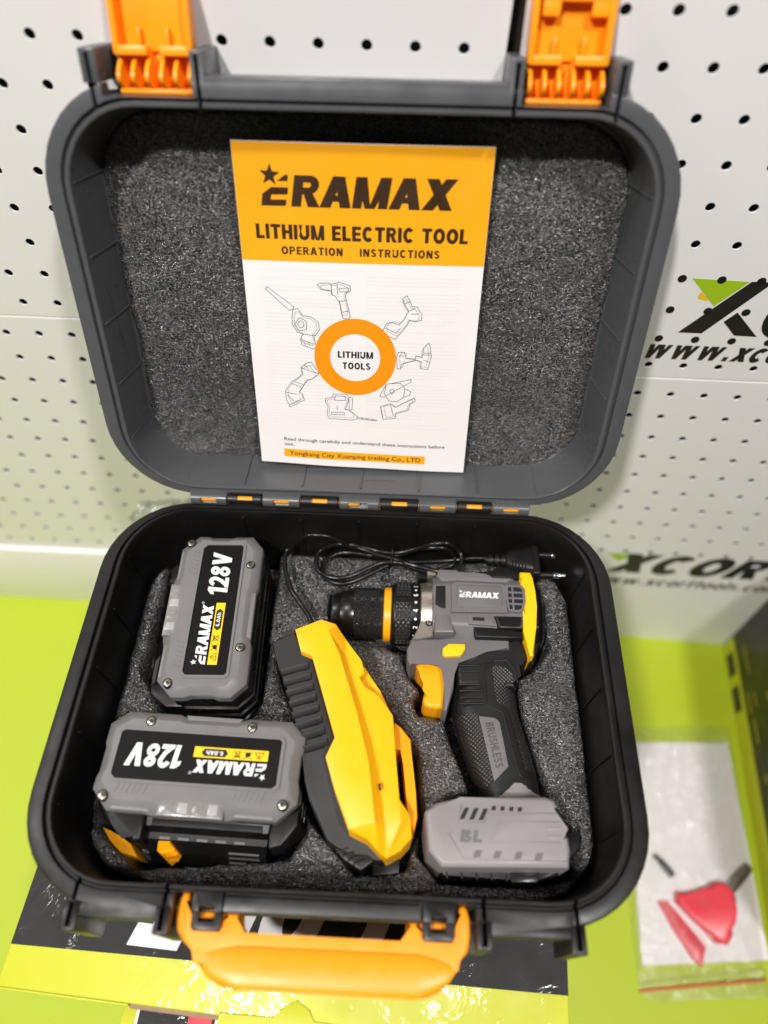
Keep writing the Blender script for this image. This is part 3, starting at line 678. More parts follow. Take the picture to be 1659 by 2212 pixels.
# ---- latches on the lid
def latch(xc, teeth):
    g = G(); x0, x1 = xc-19.5, xc+19.5
    # hinge end: curved fins between two cheeks
    g.box(x0+1, x1-1, 245, 264, -24, -21, .8)
    for k in range(6):
        x = x0+1.6+(x1-x0-3.2)*k/5
        prof = [(244.6+18.5*t, -20+ (13.5*math.sin(math.pi*min(1, t*1.02)**.8))) for t in [i/12 for i in range(13)]]
        for s in (0,):
            L = []
            for xx in (x-.95, x+.95): L.append([(xx, b, z) for b, z in prof]+[(xx, b, -22) for b, z in prof[::-1]])
            g.loops(L)
    g.box(x0, x1, 244.6, 247, -22, -10.5, .8)
    # open flap continuing above, tray with raised sides
    def flap(a0, a1, b0, b1, z0, z1, bev=.7):
        k = .10
        g.box(a0, a1, b0, b1, z0, z1, bev, mtx=Matrix.Translation((xc, 263, -14)) @ Matrix.Rotation(math.radians(-6), 4, 'X'))
    flap(-19.5, 19.5, 0, 62, -7, -4.5); flap(-20, -16.6, -1.5, 62, -7, 3.5, 1); flap(16.6, 20, -1.5, 62, -7, 3.5, 1)
    flap(-19.8, -3, -2, 2.4, -6, 3.2, .9); flap(3.2, 19.8, -2, 2.4, -6, 3.2, .9)
    flap(-8, -6.4, 2, 10, -5, 0, .5); flap(6.4, 8, 2, 10, -5, 0, .5)
    if teeth:
        flap(-15, -6.5, 18, 27, -5, 2.5, .8); flap(8.5, 17, 18, 27, -5, 2.5, .8); flap(-15, 17, 24, 30, -5, 2.8, .8)
        flap(-11, -8.6, 27, 60, -5, 3, .6); flap(12, 14.4, 27, 60, -5, 3, .6)
    else:
        flap(-17, 17, 27, 33, -6, -1.5, .8); flap(-17, 17, 40, 60, -5, -2, .8)
    return g.obj('latch', 'orange', LID, 40, local=True)
latch(-104, False); latch(102, True)
# ---- handle
hp = [(-77.6, -242.2), (-79.6, -245.5), (-80.2, -250), (-79.6, -256), (-77.8, -260.5), (-74.4, -264.5), (-68.5, -268.6), (-65, -271.5), (-63.0, -275.5), (-60.5, -278.6), (-57, -280.8), (-50.2, -283.4), (-41.5, -284.6), (40.1, -284.8), (50, -283.6), (56, -281.4), (60, -278.6), (62.6, -274.4), (63.8, -270.4), (67, -267.4), (71.1, -263.8), (73.0, -257), (73.0, -249.2), (71.5, -244.6), (69.5, -242.6), (67.0, -243.4), (65.6, -246), (64.9, -259.9), (47.4, -259.7), (46.6, -250.7), (39.8, -251.0), (39.3, -262.6), (-45.2, -262.2), (-45.6, -250.7), (-54.5, -250.6), (-54.6, -259.0), (-71.0, -259.2), (-73.2, -246), (-74.6, -242.8)]
g = G(); g.prism(hp, -22, -9.5, 3.6, 4, both=True)
L = []
for i in range(41):
    t = i/40; x = -64+129*t; e = min(t, 1-t)*40
    k = min(1, (max(e, .02)/6))**.5
    yc = -274.6 + (1-k)*3.5; ry = 9.4*k+.3; rz = 2.6*k+.2
    L.append([(x, yc-ry*math.cos(a), -10.2+rz*math.sin(a)) for a in [2*math.pi*q/24 for q in range(24)]])
g.loops(L); g.obj('handle', 'orange', CASE, 45)
for x0, x1 in ((-70.3, -55), (47.8, 64)):
    g = G(); xm = (x0+x1)/2
    g.prism([(x0, -250), (x1, -250), (x1, -258), (x1-1, -260), (x0+1, -260), (x0, -258)], -22, -4, 1.2)
    g.box(x0-.2, x1+.2, -252, -241, -12, -.6, .8)
    o = g.obj('handle_lug', 'base', CASE)
    c = G(); c.box(xm-4.0, xm+4.0, -256, -249.5, -12.4, 5); cut(o, c)
for x in (-75, 42): g = G(); g.lathe_x([(x, 2.3), (x+26, 2.3)], -252.8, -13, 14); g.obj('handle_pin', 'orange', CASE)

# ================================================================== INSTRUCTION LEAFLET (stands in the lid)
LEAF = thing('instruction_leaflet', 'orange and white instruction leaflet leaning on the black foam in the lid', 'leaflet', (1.1, 20, 14))
def leaf_map(off):
    def f(a, b, z):
        t = (b-13)/209
        b2 = b - 1.9*(a/72)*(1-t)*(1 if b < 40 else max(0, 1-(b-40)/60))
        c_ = 24.0 - 1.3*math.cos(math.pi*a/150) - 2.2*(1-t)**3 + .8*math.sin(a*.09+b*.05)*max(0, .5-t)*.6 - off - z
        p = LO + Vector((a, 0, 0)) + LD*b2 + LN*c_
        return p
    return f
def grid(g, a0, a1, b0, b1, na, nb, z=0):
    rows = [[(a0+(a1-a0)*i/na, b0+(b1-b0)*j/nb, z) for i in range(na+1)] for j in range(nb+1)]
    return g.loops(rows, False, False, closed=False)
def edge(t): return
g = G(); grid(g, -72.6, 72.2, 13.4, 222.3, 24, 40)
r = bmesh.ops.extrude_face_region(g.bm, geom=list(g.bm.faces))
for e in r['geom']:
    if isinstance(e, bmesh.types.BMVert): e.co.z -= .9
g.map(leaf_map(0)); g.obj('sheet', 'paper', LEAF, 40)
g = G(); grid(g, -72.5, 72.1, 157.8, 222.0, 24, 16); g.map(leaf_map(.06)); g.obj('printed_header', 'hdr', LEAF, 40)
g = G(); bm = logo_bm(111.9, 16.7, bold=.27); me_m = Matrix.Translation((-58.3, 189, 0)); g.merge(bm, me_m); g.map(leaf_map(.14)); g.obj('logo_print', 'inkbrown', LEAF, 0, recalc=False)
g = G(); put_heavy(g, 'LITHIUM ELECTRIC TOOL', -62.7, 170.7, 124, 8.4, t=.265, gap=.10); put_heavy(g, 'OPERATION', -48.4, 162.0, 36.4, 4.6, t=.24, gap=.17); put_heavy(g, 'INSTRUCTIONS', -1.8, 162.0, 47.2, 4.6, t=.24, gap=.17)
g.map(leaf_map(.14)); g.obj('title_print', 'inkbrown', LEAF, 0, recalc=False)
g = G(); rr = random.Random(8)
for a0, a1 in ((-62, -6), (2, 60)):
    for k in range(44):
        if rr.random() < .15: continue
        bb = 152-k*2.45; e_ = a1-rr.choice((0, 0, 0, 2, 8, 20)); g.poly([(a0, bb), (e_, bb), (e_, bb+.55), (a0, bb+.55)])
bmesh.ops.subdivide_edges(g.bm, edges=list(g.bm.edges), cuts=4, use_grid_fill=True)
g.map(leaf_map(.05)); g.obj('show_through', 'ghost', LEAF, 0, recalc=False)['kind'] = 'stuff'
g = G(); n = 72; O_ = [(-5+26.5*math.cos(2*math.pi*i/n), 97.2+26.5*math.sin(2*math.pi*i/n)) for i in range(n)]; I_ = [(-5+16.3*math.cos(2*math.pi*i/n), 97.2+16.3*math.sin(2*math.pi*i/n)) for i in range(n)]
g.loops([[(*p, 0) for p in O_], [(*p, 0) for p in I_]], False, False); g.map(leaf_map(.12)); g.obj('orange_ring', 'ringo', LEAF, 0)
g = G(); put_heavy(g, 'LITHIUM', -16.2, 97.1, 22.8, 4.6, t=.24, gap=.13); put_heavy(g, 'TOOLS', -13.3, 89.4, 18.2, 4.6, t=.24, gap=.13)
g.map(leaf_map(.12)); g.obj('ring_print', 'ink', LEAF, 0, recalc=False)
g = G(); put_text(g, 'Read through carefully and understand these instructions before', -55.2, 32.3, 112.5, 2.45, bold=.012); put_text(g, 'use.', -55.1, 28.3, 6.8, 2.45, bold=.012)
g.map(leaf_map(.12)); g.obj('text_print', 'ink', LEAF, 0, recalc=False)
g = G(); grid(g, -55.9, 44.0, 18.9, 25.4, 16, 2); g.map(leaf_map(.08)); g.obj('printed_strip', 'hdr', LEAF, 0)
g = G(); put_text(g, 'Yongkang City Xuanping trading Co., LTD', -52.1, 20.5, 93, 3.35, bold=.014); g.map(leaf_map(.14)); g.obj('company_print', 'ink', LEAF, 0, recalc=False)
TOOL_LINES = [
 [(-28.0, 144.1), (-26.7, 145.2), (-21.1, 145.7), (-18.9, 144.9), (-14.5, 146.4), (-7.9, 144.4), (-7.4, 141.4), (-10.2, 139.8), (-10.8, 137.9), (-7.9, 125.3), (-8.7, 123.5), (-12.1, 123.4), (-12.7, 124.0), (-14.2, 133.8), (-15.8, 135.4), (-16.9, 137.7), (-19.1, 138.2), (-19.6, 141.0), (-25.7, 141.6), (-26.7, 143.0), (-28.0, 144.1)],
 [(-19.5, 144.9), (-19.1, 140.4)],
 [(-15.8, 145.0), (-15.5, 138.8)],
 [(-14.7, 134.3), (-10.8, 135.0)],
 [(-12.6, 127.5), (-8.3, 128.8)],
 [(-14.6, 142.3), (-9.0, 143.0), (-8.8, 140.7), (-14.1, 140.4), (-14.6, 142.3)],
 [(-60.0, 140.5), (-59.0, 142.0), (-43.0, 130.0), (-43.7, 128.2), (-46.0, 127.5), (-60.0, 140.5)],
 [(-43.7, 128.2), (-40.8, 128.9), (-37.7, 124.3), (-32.6, 123.9), (-28.2, 120.5), (-27.5, 115.7), (-30.2, 112.0), (-31.4, 111.4), (-30.0, 104.0), (-31.8, 102.4), (-39.3, 105.0), (-40.0, 109.2), (-38.3, 112.3), (-41.7, 113.4), (-44.8, 118.7), (-44.5, 123.5), (-43.7, 128.2)],
 [(-41.4, 118.9), (-39.5, 121.3), (-37.3, 119.9), (-37.5, 117.2), (-39.8, 116.3), (-41.4, 118.9)],
 [(-43.1, 118.8), (-40.0, 123.1), (-35.6, 120.8), (-35.8, 115.4), (-40.5, 114.3), (-43.1, 118.8)],
 [(-39.6, 108.6), (-31.6, 105.8)],
 [(-38.3, 112.3), (-30.2, 111.4)],
 [(-38.0, 107.5), (-36.9, 105.0)],
 [(-35.1, 106.9), (-34.0, 104.5)],
 [(24.3, 137.3), (27.0, 139.1), (28.8, 136.3), (30.6, 132.3), (33.4, 132.4), (36.8, 127.3), (36.6, 123.8), (33.3, 122.8), (29.3, 123.6), (27.7, 120.0), (23.9, 115.0), (20.5, 110.7), (13.6, 114.1), (12.9, 117.1), (15.1, 121.3), (19.1, 121.8), (22.6, 120.4), (25.8, 124.0), (26.9, 126.4), (28.5, 129.4), (25.7, 133.9), (24.3, 137.3)],
 [(25.7, 133.9), (29.3, 135.7)],
 [(28.5, 129.4), (32.3, 131.2)],
 [(14.1, 118.3), (21.0, 114.9), (23.8, 118.6)],
 [(30.2, 127.7), (34.7, 127.8)],
 [(41.9, 109.0), (43.3, 105.9), (44.2, 99.8), (42.4, 90.8), (37.6, 91.3), (38.0, 95.7), (34.4, 96.9), (28.0, 94.8), (25.1, 94.0), (24.6, 90.4), (22.5, 90.7), (21.8, 99.0), (23.1, 102.1), (26.8, 102.3), (27.9, 97.9), (33.8, 97.5), (34.3, 100.0), (38.4, 98.9), (39.2, 105.8), (40.9, 107.7), (41.9, 109.0)],
 [(39.2, 102.1), (43.8, 102.0)],
 [(38.9, 100.8), (43.9, 100.7)],
 [(23.2, 99.6), (26.7, 99.8)],
 [(39.7, 97.1), (42.7, 95.9)],
 [(11.3, 70.5), (15.4, 79.4), (32.0, 83.3), (31.5, 81.3), (13.8, 69.9), (11.3, 70.5)],
 [(15.4, 78.7), (14.3, 72.7), (17.5, 67.4), (23.0, 66.9), (27.1, 70.4), (28.1, 76.5), (25.0, 80.4), (18.4, 80.1)],
 [(17.9, 74.8), (19.7, 76.2), (20.9, 74.3), (19.4, 72.2), (17.9, 74.8)],
 [(28.1, 76.5), (31.8, 74.7), (31.3, 72.0), (27.7, 70.5)],
 [(30.2, 67.8), (34.4, 70.0), (35.3, 68.0), (31.6, 65.2), (31.1, 61.0), (22.0, 57.9), (22.1, 54.4), (14.0, 53.3), (12.0, 63.0), (18.7, 65.4), (21.9, 62.7), (27.9, 66.4), (30.2, 67.8)],
 [(12.0, 62.3), (13.4, 54.7)],
 [(18.7, 64.7), (20.8, 56.4)],
 [(-25.3, 67.1), (-21.0, 67.9), (-19.7, 70.7), (-11.2, 71.0), (-9.4, 69.1), (-10.0, 64.9), (-12.0, 59.3), (-8.9, 58.8), (-4.0, 54.8), (-4.0, 52.6), (-7.7, 51.4), (-22.7, 51.9), (-24.5, 54.7), (-23.6, 61.7), (-25.4, 64.4), (-25.3, 67.1)],
 [(-18.5, 69.4), (-11.8, 69.2), (-11.9, 66.2), (-19.2, 66.0), (-18.5, 69.4)],
 [(-9.4, 68.8), (-6.9, 68.5), (-7.4, 59.5), (-9.2, 59.4), (-9.4, 68.8)],
 [(-4.0, 54.0), (9.7, 52.5), (9.1, 51.7), (-4.0, 52.9)],
 [(-1.5, 53.6), (1.0, 52.3)],
 [(2.2, 53.4), (4.7, 51.8)],
 [(6.0, 53.0), (7.8, 51.7)],
 [(-21.3, 56.9), (-12.6, 56.9), (-12.6, 55.1), (-21.3, 55.1), (-21.3, 56.9)],
 [(-17.5, 61.9), (-17.5, 58.4)],
 [(-40.7, 89.1), (-36.9, 92.4), (-33.9, 93.2), (-28.9, 85.6), (-29.5, 84.3), (-33.9, 80.9), (-36.9, 80.1), (-39.5, 76.0), (-42.9, 70.5), (-41.1, 69.2), (-39.5, 65.2), (-42.0, 63.7), (-49.7, 59.0), (-50.2, 60.7), (-51.8, 64.7), (-52.0, 71.5), (-47.3, 78.4), (-43.5, 81.2), (-39.7, 84.6), (-40.7, 89.1)],
 [(-40.7, 89.1), (-34.8, 86.7), (-28.9, 85.0)],
 [(-38.8, 91.1), (-35.9, 88.6)],
 [(-50.2, 60.4), (-41.9, 65.1)],
 [(-51.4, 70.2), (-44.2, 69.1)],
 [(-47.4, 77.1), (-41.4, 74.6)],
 [(-45.5, 78.5), (-40.1, 76.7)],
 [(-51.0, 68.2), (-46.9, 64.2)],
]

g = G()
for q, pl in enumerate(TOOL_LINES):
    g.strip(pl, .36, .0005*(q % 9))
    if len(pl) > 8:
        cx_ = sum(p[0] for p in pl)/len(pl); cy_ = sum(p[1] for p in pl)/len(pl)
        g.strip([(p[0]+(cx_-p[0])*.16, p[1]+(cy_-p[1])*.16) for p in pl], .2, .006)
g.map(leaf_map(.10)); g.obj('tool_drawings', 'linei', LEAF, 0)

# ================================================================== BATTERY PACK (local: text reads +x, gauge at +y, label face z = 0)
BATG = 'battery packs in the case'
def battery():
    root = thing('battery_pack', 'grey battery pack at the back left of the case, its lettering reading upwards', 'battery', (-92.6, -77.6, -10), math.radians(91.9), BATG)
    # grey cap: octagon with waisted edges
    cap = [(-49.5, -28), (-24, -28), (-20, -26.6), (14, -26.6), (18, -28), (49, -28), (58.6, -20), (58.6, -9), (57.6, -6), (57.6, 8), (58.6, 11), (58.6, 17.5), (48, 28.3), (27, 28.3), (22, 29.6), (-21, 29.6), (-26, 28.3), (-48, 28.3), (-58.6, 18), (-58.6, 10), (-57.4, 6), (-57.4, -8), (-58.6, -11), (-58.6, -19)]
    def inset(P, k):
        return [(x*(1-k/58), y*(1-k/28)) for x, y in P]
    g = G(); L = [[(x, y, -11) for x, y in cap], [(x, y, -4.8) for x, y in cap], [(x, y, -4.0) for x, y in inset(cap, .5)], [(x, y, -.9) for x, y in inset(cap, 4.2)], [(x, y, -.1) for x, y in inset(cap, 5.4)]]
    lab_o = [(-48, -15.2), (-46, -17.2), (48.5, -17.2), (50.5, -15.2), (50.5, 10.5), (47, 13.6), (-45, 13.6), (-48, 11.5)]
    lab_i = [(-46, -14.2), (-44.6, -15.6), (47, -15.6), (48.8, -14.2), (48.8, 9.4), (46, 12), (-43.6, 12), (-46, 10)]
    g.loops(L)
    g.ring(lab_o, lab_i, -.6, .9)
    # wedge flats along the sides
    for x0, x1 in ((-44, -27), (26, 43)):
        g.prism([(x0, 20.5), (x1, 20.5), (x1+3, 27.8), (x0-3, 27.8)], -6, -2.6, .8)
    g.prism([(-20, -27.4), (14, -27.4), (11, -21), (-17, -21)], -6, -2.6, .8)
    for k in range(6):
        for xs in (-40, 27): g.box(xs+k*3.2, xs+k*3.2+.7, 14.2, 19.5, -.4, .25, 0, mtx=Matrix.Translation((xs+k*3.2, 16, 0)) @ Matrix.Rotation(-.35, 4, 'Z') @ Matrix.Translation((-xs-k*3.2, -16, 0)))
    CAP = g.obj('cap', 'capgrey', root, 28, local=True)
    g = G(); g.prism(lab_i, -.4, .15, 0); LABEL = g.obj('label', 'labelm', root, 0, local=True)
    g = G(); bm = heavy_bm('128V', 33.5, 13.2, t=.235, shear=.12, ext=.35, gap=.06); g.merge(bm, Matrix.Translation((9.5, -8.6, .15)))
    bm = logo_bm(42, 7.2, .3, .26); g.merge(bm, Matrix.Translation((-39, -1.3, .15)))
    g.ring([(4.2+.8*math.cos(a*.524), 6.2+.8*math.sin(a*.524)) for a in range(12)], [(4.2+.6*math.cos(a*.524), 6.2+.6*math.sin(a*.524)) for a in range(12)], .1, .3)
    put_text(g, 'R', 3.95, 5.85, .5, .7, .2)
    put_heavy(g, '6.0Ah', -12.8, -6.7, 9.8, 2.4, .42, t=.22)
    g.obj('lettering', 'lettering', LABEL, 0, local=True, recalc=False)
    g = G(); g.prism([(-39, -8.7), (4.2, -8.7), (4.2, -2.7), (-39, -2.7)], .1, .25); g.obj('yellow_strip', 'labely', LABEL, 0, local=True)
    g = G(); g.prism([(-15.7, -5.6), (-14, -7.8), (-1.8, -7.8), (-.2, -5.6), (-1.8, -3.5), (-14, -3.5)], .2, .38)
    # warning triangle, no-fire and bin symbols
    def sl(P, w=.35): g.strip([(a, b) for a, b in P], w, .34)
    sl([(-36.5, -7.4), (-31.2, -7.4), (-33.85, -3.6), (-36.5, -7.4)]); sl([(-33.85, -6.0), (-33.85, -4.6)], .5); sl([(-33.85, -6.9), (-33.85, -6.6)], .5)
    g.poly(ccw([(-28.6, -7.2), (-26.2, -7.2), (-25.6, -5.6), (-26.3, -4.6), (-26.9, -3.7), (-27.6, -4.8), (-28.9, -5.2)]), .34); sl([(-29.6, -7.6), (-25, -3.3)]); sl([(-29.6, -3.3), (-25, -7.6)])
    sl([(-22.6, -4.6), (-22.2, -7.2), (-20.2, -7.2), (-19.8, -4.6), (-22.6, -4.6)]); sl([(-23, -4.2), (-19.4, -4.2)]); sl([(-23.4, -7.6), (-19.0, -3.3)]); sl([(-23.4, -3.3), (-19.0, -7.6)])
    g.obj('strip_print', 'ink', LABEL, 0, local=True)
    for x, y in ((50.4, 21.4), (33.5, -21.6), (-27, -21.8), (-51, 20)):
        g = G(); g.cyl((x, y, -3.5), (0, 0, 1), 3.0, 3.6, 24); g.obj('screw_hole_shade', 'dark', root, 40, local=True)  # black disc round the screw, its hole's shade put into the colour
        g = G(); g.cyl((x, y, -3), (0, 0, 1), 2.35, 3.6, 24, .5)
        s = g.obj('screw', 'screwm', root, 40, local=True)
        g = G(); g.prism(star(x, y, 1.25, 10)[0:10], .55, .68); g.obj('socket_shade', 'dark', s, 0, local=True)  # star filled with black as painted shade of the socket
    # gauge window
    g = G(); g.prism([(-19, 20.2), (18.5, 20.2), (18.5, 29.9), (-19, 29.9)], -8, -.3, .8); g.obj('gauge_frame', 'capgrey', root, 30, local=True)
    g = G(); g.prism([(-17.4, 21.4), (17, 21.4), (17, 29.6), (-17.4, 29.6)], -6, .1, .6); W_ = g.obj('gauge_window', 'clearled', root, 30, local=True)
    for k in range(4):
        g = G(); x = -15.6+k*8.5; g.box(x, x+5.4, 22.6, 28.2, .0, .35, .15); g.obj('gauge_segment', 'led' if k % 2 == 0 else 'clearled', W_, 30, local=True)
    # black body under the cap, ribbed
    g = G(); body = [(-48, -29), (48, -29), (57.4, -20), (57.4, 18), (47, 27), (-47, 27), (-57.4, 18), (-57.4, -20)]
    zz = [-62, -60, -11]
    L = [[(x*.97, y*.97, -62) for x, y in body]]
    for z, k in ((-60.5, 1.02), (-50, 1.025), (-49.5, 1.0), (-45, 1.0), (-44.5, 1.02), (-38.5, 1.02), (-38, .995), (-33.5, .995), (-33, 1.012), (-27, 1.012), (-26.5, .985), (-22, .985), (-21.5, 1.0), (-10, 1.0)): L.append([(x*k, y*k, z) for x, y in body])
    g.loops(L); g.obj('body', 'blackgl', root, 30, local=True)
    # slide rails and latch side
    g = G()
    sec = [(25, -24), (31, -25.5), (33.5, -31), (37, -31.5), (46.8, -49), (47.2, -60), (25, -60)]
    g.loops([[(x+(y-25)*k, y, z) for y, z in sec] for x, k in ((-42, .12), (33, -.18))])
    g.obj('rail_block', 'black', root, 30, local=True)
    g = G(); g.prism([(30, 25), (57, 17), (59.4, 23), (56, 28.5), (48, 33.5), (39.5, 37), (35.5, 41), (30, 40)], -46, -22, 3, 3); g.obj('shoulder', 'black', root, 35, local=True)
    g = G(); g.prism([(-58, 14), (-44, 27), (-41, 27), (-43, 39), (-50, 37), (-58, 26)], -56, -24, 2); g.obj('shoulder', 'black', root, 35, local=True)
    g = G(); g.prism([(-38, 27.2), (27, 27.2), (27, 31.0), (-38, 31.0)], -28, -24.2, .4); g.obj('slot_shade', 'dark', root, 35, local=True)  # solid black strip, shade of the slot painted rather than cut
    slope = lambda x, y, h=0: (x, y+.87*h, -31.5-(y-37)*1.786+.49*h)
    g = G()
    for k in range(5):
        x = -28+k*11; g.box(x, x+6.5, 35.4, 36.9, -31.7, -31.0, .2)
    for k in range(3):
        y = 40.5+k*2; L = [[slope(x, yy, h) for x, yy in ((-36, y), (-18, y), (-18, y+.6), (-36, y+.6))] for h in (-.3, .35)]; g.loops(L)
    g.obj('rail_mark', 'dgrey', root, 0, local=True)
    g = G(); rl = [(60.5, 31.2), (54.8, 33.2), (46.2, 36.7), (40.3, 39.6), (34.0, 47.0), (45.3, 44.8), (53.2, 39.0)]
    g.prism(rl, -60, -38, 1.2, 2); g.obj('release_latch', 'trig', root, 30, local=True)
    b_ = [(16.0, 37.6), (22.8, 37.8), (24.2, 41.2), (16.6, 47.4), (10.4, 43.4)]
    g = G(); g.loops([[slope(x, y, h) for x, y in ccw(b_)] for h in (-.5, 1.2)])
    for k in range(3):
        p0 = Vector((11.6+k*.9, 44.6-k*1.9)); p1 = Vector((17.4+k*2.2, 45.6-k*1.6))
        g.loops([[slope(p0.x, p0.y, h), slope(p1.x, p1.y, h), slope(p1.x, p1.y-.8, h), slope(p0.x, p0.y-.8, h)] for h in (1.0, 2.0)])
    g.obj('arrow_mark', 'trig', root, 20, local=True)
    return root
BAT = battery()
def copy_tree(o, parent=None):
    c_ = o.copy(); COL.objects.link(c_)
    if parent is not None: c_.parent = parent
    for ch in list(o.children): copy_tree(ch, c_)
    return c_
BAT2 = copy_tree(BAT)
BAT2.location = Vector((-81.3, -176.8, -6.5))*MM; BAT2.rotation_euler = (0, 0, math.radians(178.6))
for ch in list(BAT.children):
    if ch.name.split('.')[0] in ('arrow_mark', 'release_latch'): bpy.data.objects.remove(ch)   # these lie sunk in the foam, out of sight
BAT2['label'] = 'grey battery pack at the front left, lettering upside down and orange latch showing'

# ================================================================== CHARGER
CH = thing('battery_charger', 'yellow and black battery charger standing on edge with its cable', 'charger', (2, -150, -55))
yv = dict(
 A=(-35.7, -91.2, -7), B=(-19.5, -84.0, -6), C=(-10.1, -85.3, -9), L0=(-14.0, -91.5, -6), L1=(-5.9, -107, -6), L2=(7.4, -143.8, -6), L3=(16, -172.5, -6), L4=(21.2, -204.3, -7),
 K1=(-30.5, -106.0, -7), K2=(-23.1, -109.0, -7), K3=(-4.8, -159.0, -7), K4=(-9.2, -170.5, -7), K5=(-2.6, -188.4, -7), K6=(6.8, -208.6, -8),
 R0=(-2.1, -107.0, -15), R1=(9.6, -138.0, -15), R2=(16.6, -157.0, -15), R3=(22.4, -178.1, -15), R4=(26.6, -204.6, -15),
 D=(-4.0, -91.6, -15.6), E=(7.3, -106.4, -15.6), F=(8.6, -108.4, -15.1), N1=(10.4, -115.5, -16.6), N2=(7.2, -119, -14.1), N3=(10.8, -124.6, -14.6), N4=(19.8, -129.6, -15.6), H=(28.9, -141.4, -15.6), I=(29.9, -148.5, -15.6), J=(31.5, -164.2, -15.6), P=(34.5, -190.3, -15.6), Q=(41.0, -197.9, -19), Q2=(35.5, -203.4, -15.6), S=(42.3, -209.0, -22), T=(35.7, -216.4, -22), U=(28.3, -220.7, -20), V=(24.0, -218.2, -18), W=(17.3, -212.6, -13))
g = G(); vv = {k: g.bm.verts.new(p) for k, p in yv.items()}
F_ = ['A B L0', 'A L0 L1 K2 K1', 'L1 L2 K3 K2', 'L2 L3 K4 K3', 'L3 K5 K4', 'L3 L4 K6 K5', 'B C L0', 'L0 C D', 'L0 D R0', 'L0 R0 L1', 'D E F R0', 'F N1 N2 R0', 'L1 R0 R1 L2', 'R0 N2 N3 R1', 'N3 N4 R1', 'L2 R1 R2 L3', 'R1 N4 H I R2', 'R2 I J R3', 'R2 R3 L3', 'L3 R3 R4 L4', 'R3 J P R4', 'P Q2 R4', 'P Q Q2', 'Q S T U', 'Q U Q2', 'Q2 U R4', 'R4 U V L4', 'L4 V W K6']
for f in F_: g.bm.faces.new([vv[k] for k in f.split()])
g.bm.edges.ensure_lookup_table()
be = [e for e in g.bm.edges if e.is_boundary]
r = bmesh.ops.extrude_edge_only(g.bm, edges=be)
for e in r['geom']:
    if isinstance(e, bmesh.types.BMVert): e.co = Vector((e.co.x*1.0, e.co.y*1.0, -56))
bmesh.ops.recalc_face_normals(g.bm, faces=g.bm.faces)
ed = [e for e in g.bm.edges if len(e.link_faces) == 2 and e.calc_face_angle(0) > .35 and max(v.co.z for v in e.verts) > -30 and min(v.co.z for v in e.verts) > -30]
bmesh.ops.bevel(g.bm, geom=ed, offset=.7, segments=2, profile=.5, affect='EDGES', clamp_overlap=True)
g.obj('yellow_shell', 'yellow', CH, 25)
g = G(); fr = [(30.0, -142.0), (34.4, -145.2), (40.8, -152.8), (41.6, -164), (44.2, -184), (45.4, -197), (43.4, -206), (40, -198), (38.6, -186), (36.4, -168), (35.2, -158), (30.5, -160)]
g.prism(fr, -58, -27, 1, 2); g.obj('clip_frame', 'trig', CH, 30)
g = G(); g.prism([(6.6, -105.4), (10.2, -108.2), (20.6, -123.6), (29.6, -140.6), (27, -141.5), (19, -131), (6, -120), (4, -108)], -56, -24.5, .8, 2); g.obj('shell_ledge', 'yellow', CH, 30)
g = G(); bk = [(-51.3, -97.4), (-36.2, -90), (-31, -104.6), (-23.4, -107.4), (-5, -158.4), (-9.4, -169.8), (-2.9, -187.9), (7.1, -207.6), (17.0, -211.2), (24.2, -217.6), (27, -220.6), (18, -219.6), (6, -215.6), (-1, -214.6), (-6.3, -211.5), (-17.2, -192.9), (-20.4, -183.1), (-23.3, -169.1), (-25.8, -159.8), (-31.2, -144.2), (-34.6, -132.7), (-37.8, -126.5), (-43.8, -116.1)]
def bkz(x, y): return -13 - max(0, (-y-184))*.62 - max(0, (-x-34))*.12
g.prism(bk, -58, bkz, .9, 2)
for k in range(8):
    t = k/7; a = Vector((-40.9, -118.8)).lerp(Vector((-23.2, -166.2)), t); b = Vector((-24.6, -113.6)).lerp(Vector((-8.6, -160.5)), t)
    d = (b-a).normalized(); nrm = Vector((-d.y, d.x)); p = [a+nrm*1.9-d*1.2, b+nrm*1.9-d*.4, b-nrm*1.7-d*.4, a-nrm*1.7-d*1.2]
    g.prism([tuple(q) for q in p], -40, lambda x, y: -9.6 if (Vector((x, y))-a).dot(nrm) > 0 else -12.4, .6, 2)
g.obj('black_shell', 'blackmatt', CH, 30)
g = G()
g.prism([(-5, -211), (12, -211), (21, -220), (14, -225.5), (3, -219.5)], -58, -33.5, 1)
for k in range(4):
    a = Vector((3.0+k*3.3, -215.6-k*1.9)); d = Vector((.93, .36)); n_ = Vector((-.36, .93))
    g.prism([tuple(a-d*3.6+n_*.55), tuple(a+d*3.6+n_*.55), tuple(a+d*3.6-n_*.55), tuple(a-d*3.6-n_*.55)], -40, -31.4, .3)
g.prism([(20, -214), (36, -213), (36, -224), (20, -226)], -66, -48, 1)
g.obj('strain_relief', 'black', CH, 30)
g = G(); g.prism([(22.2, -183.2), (23.4, -183.5), (23.8, -186.6), (22.6, -186.2)], -13, -9.9); g.obj('scuff_mark', 'inkbrown', CH, 0)
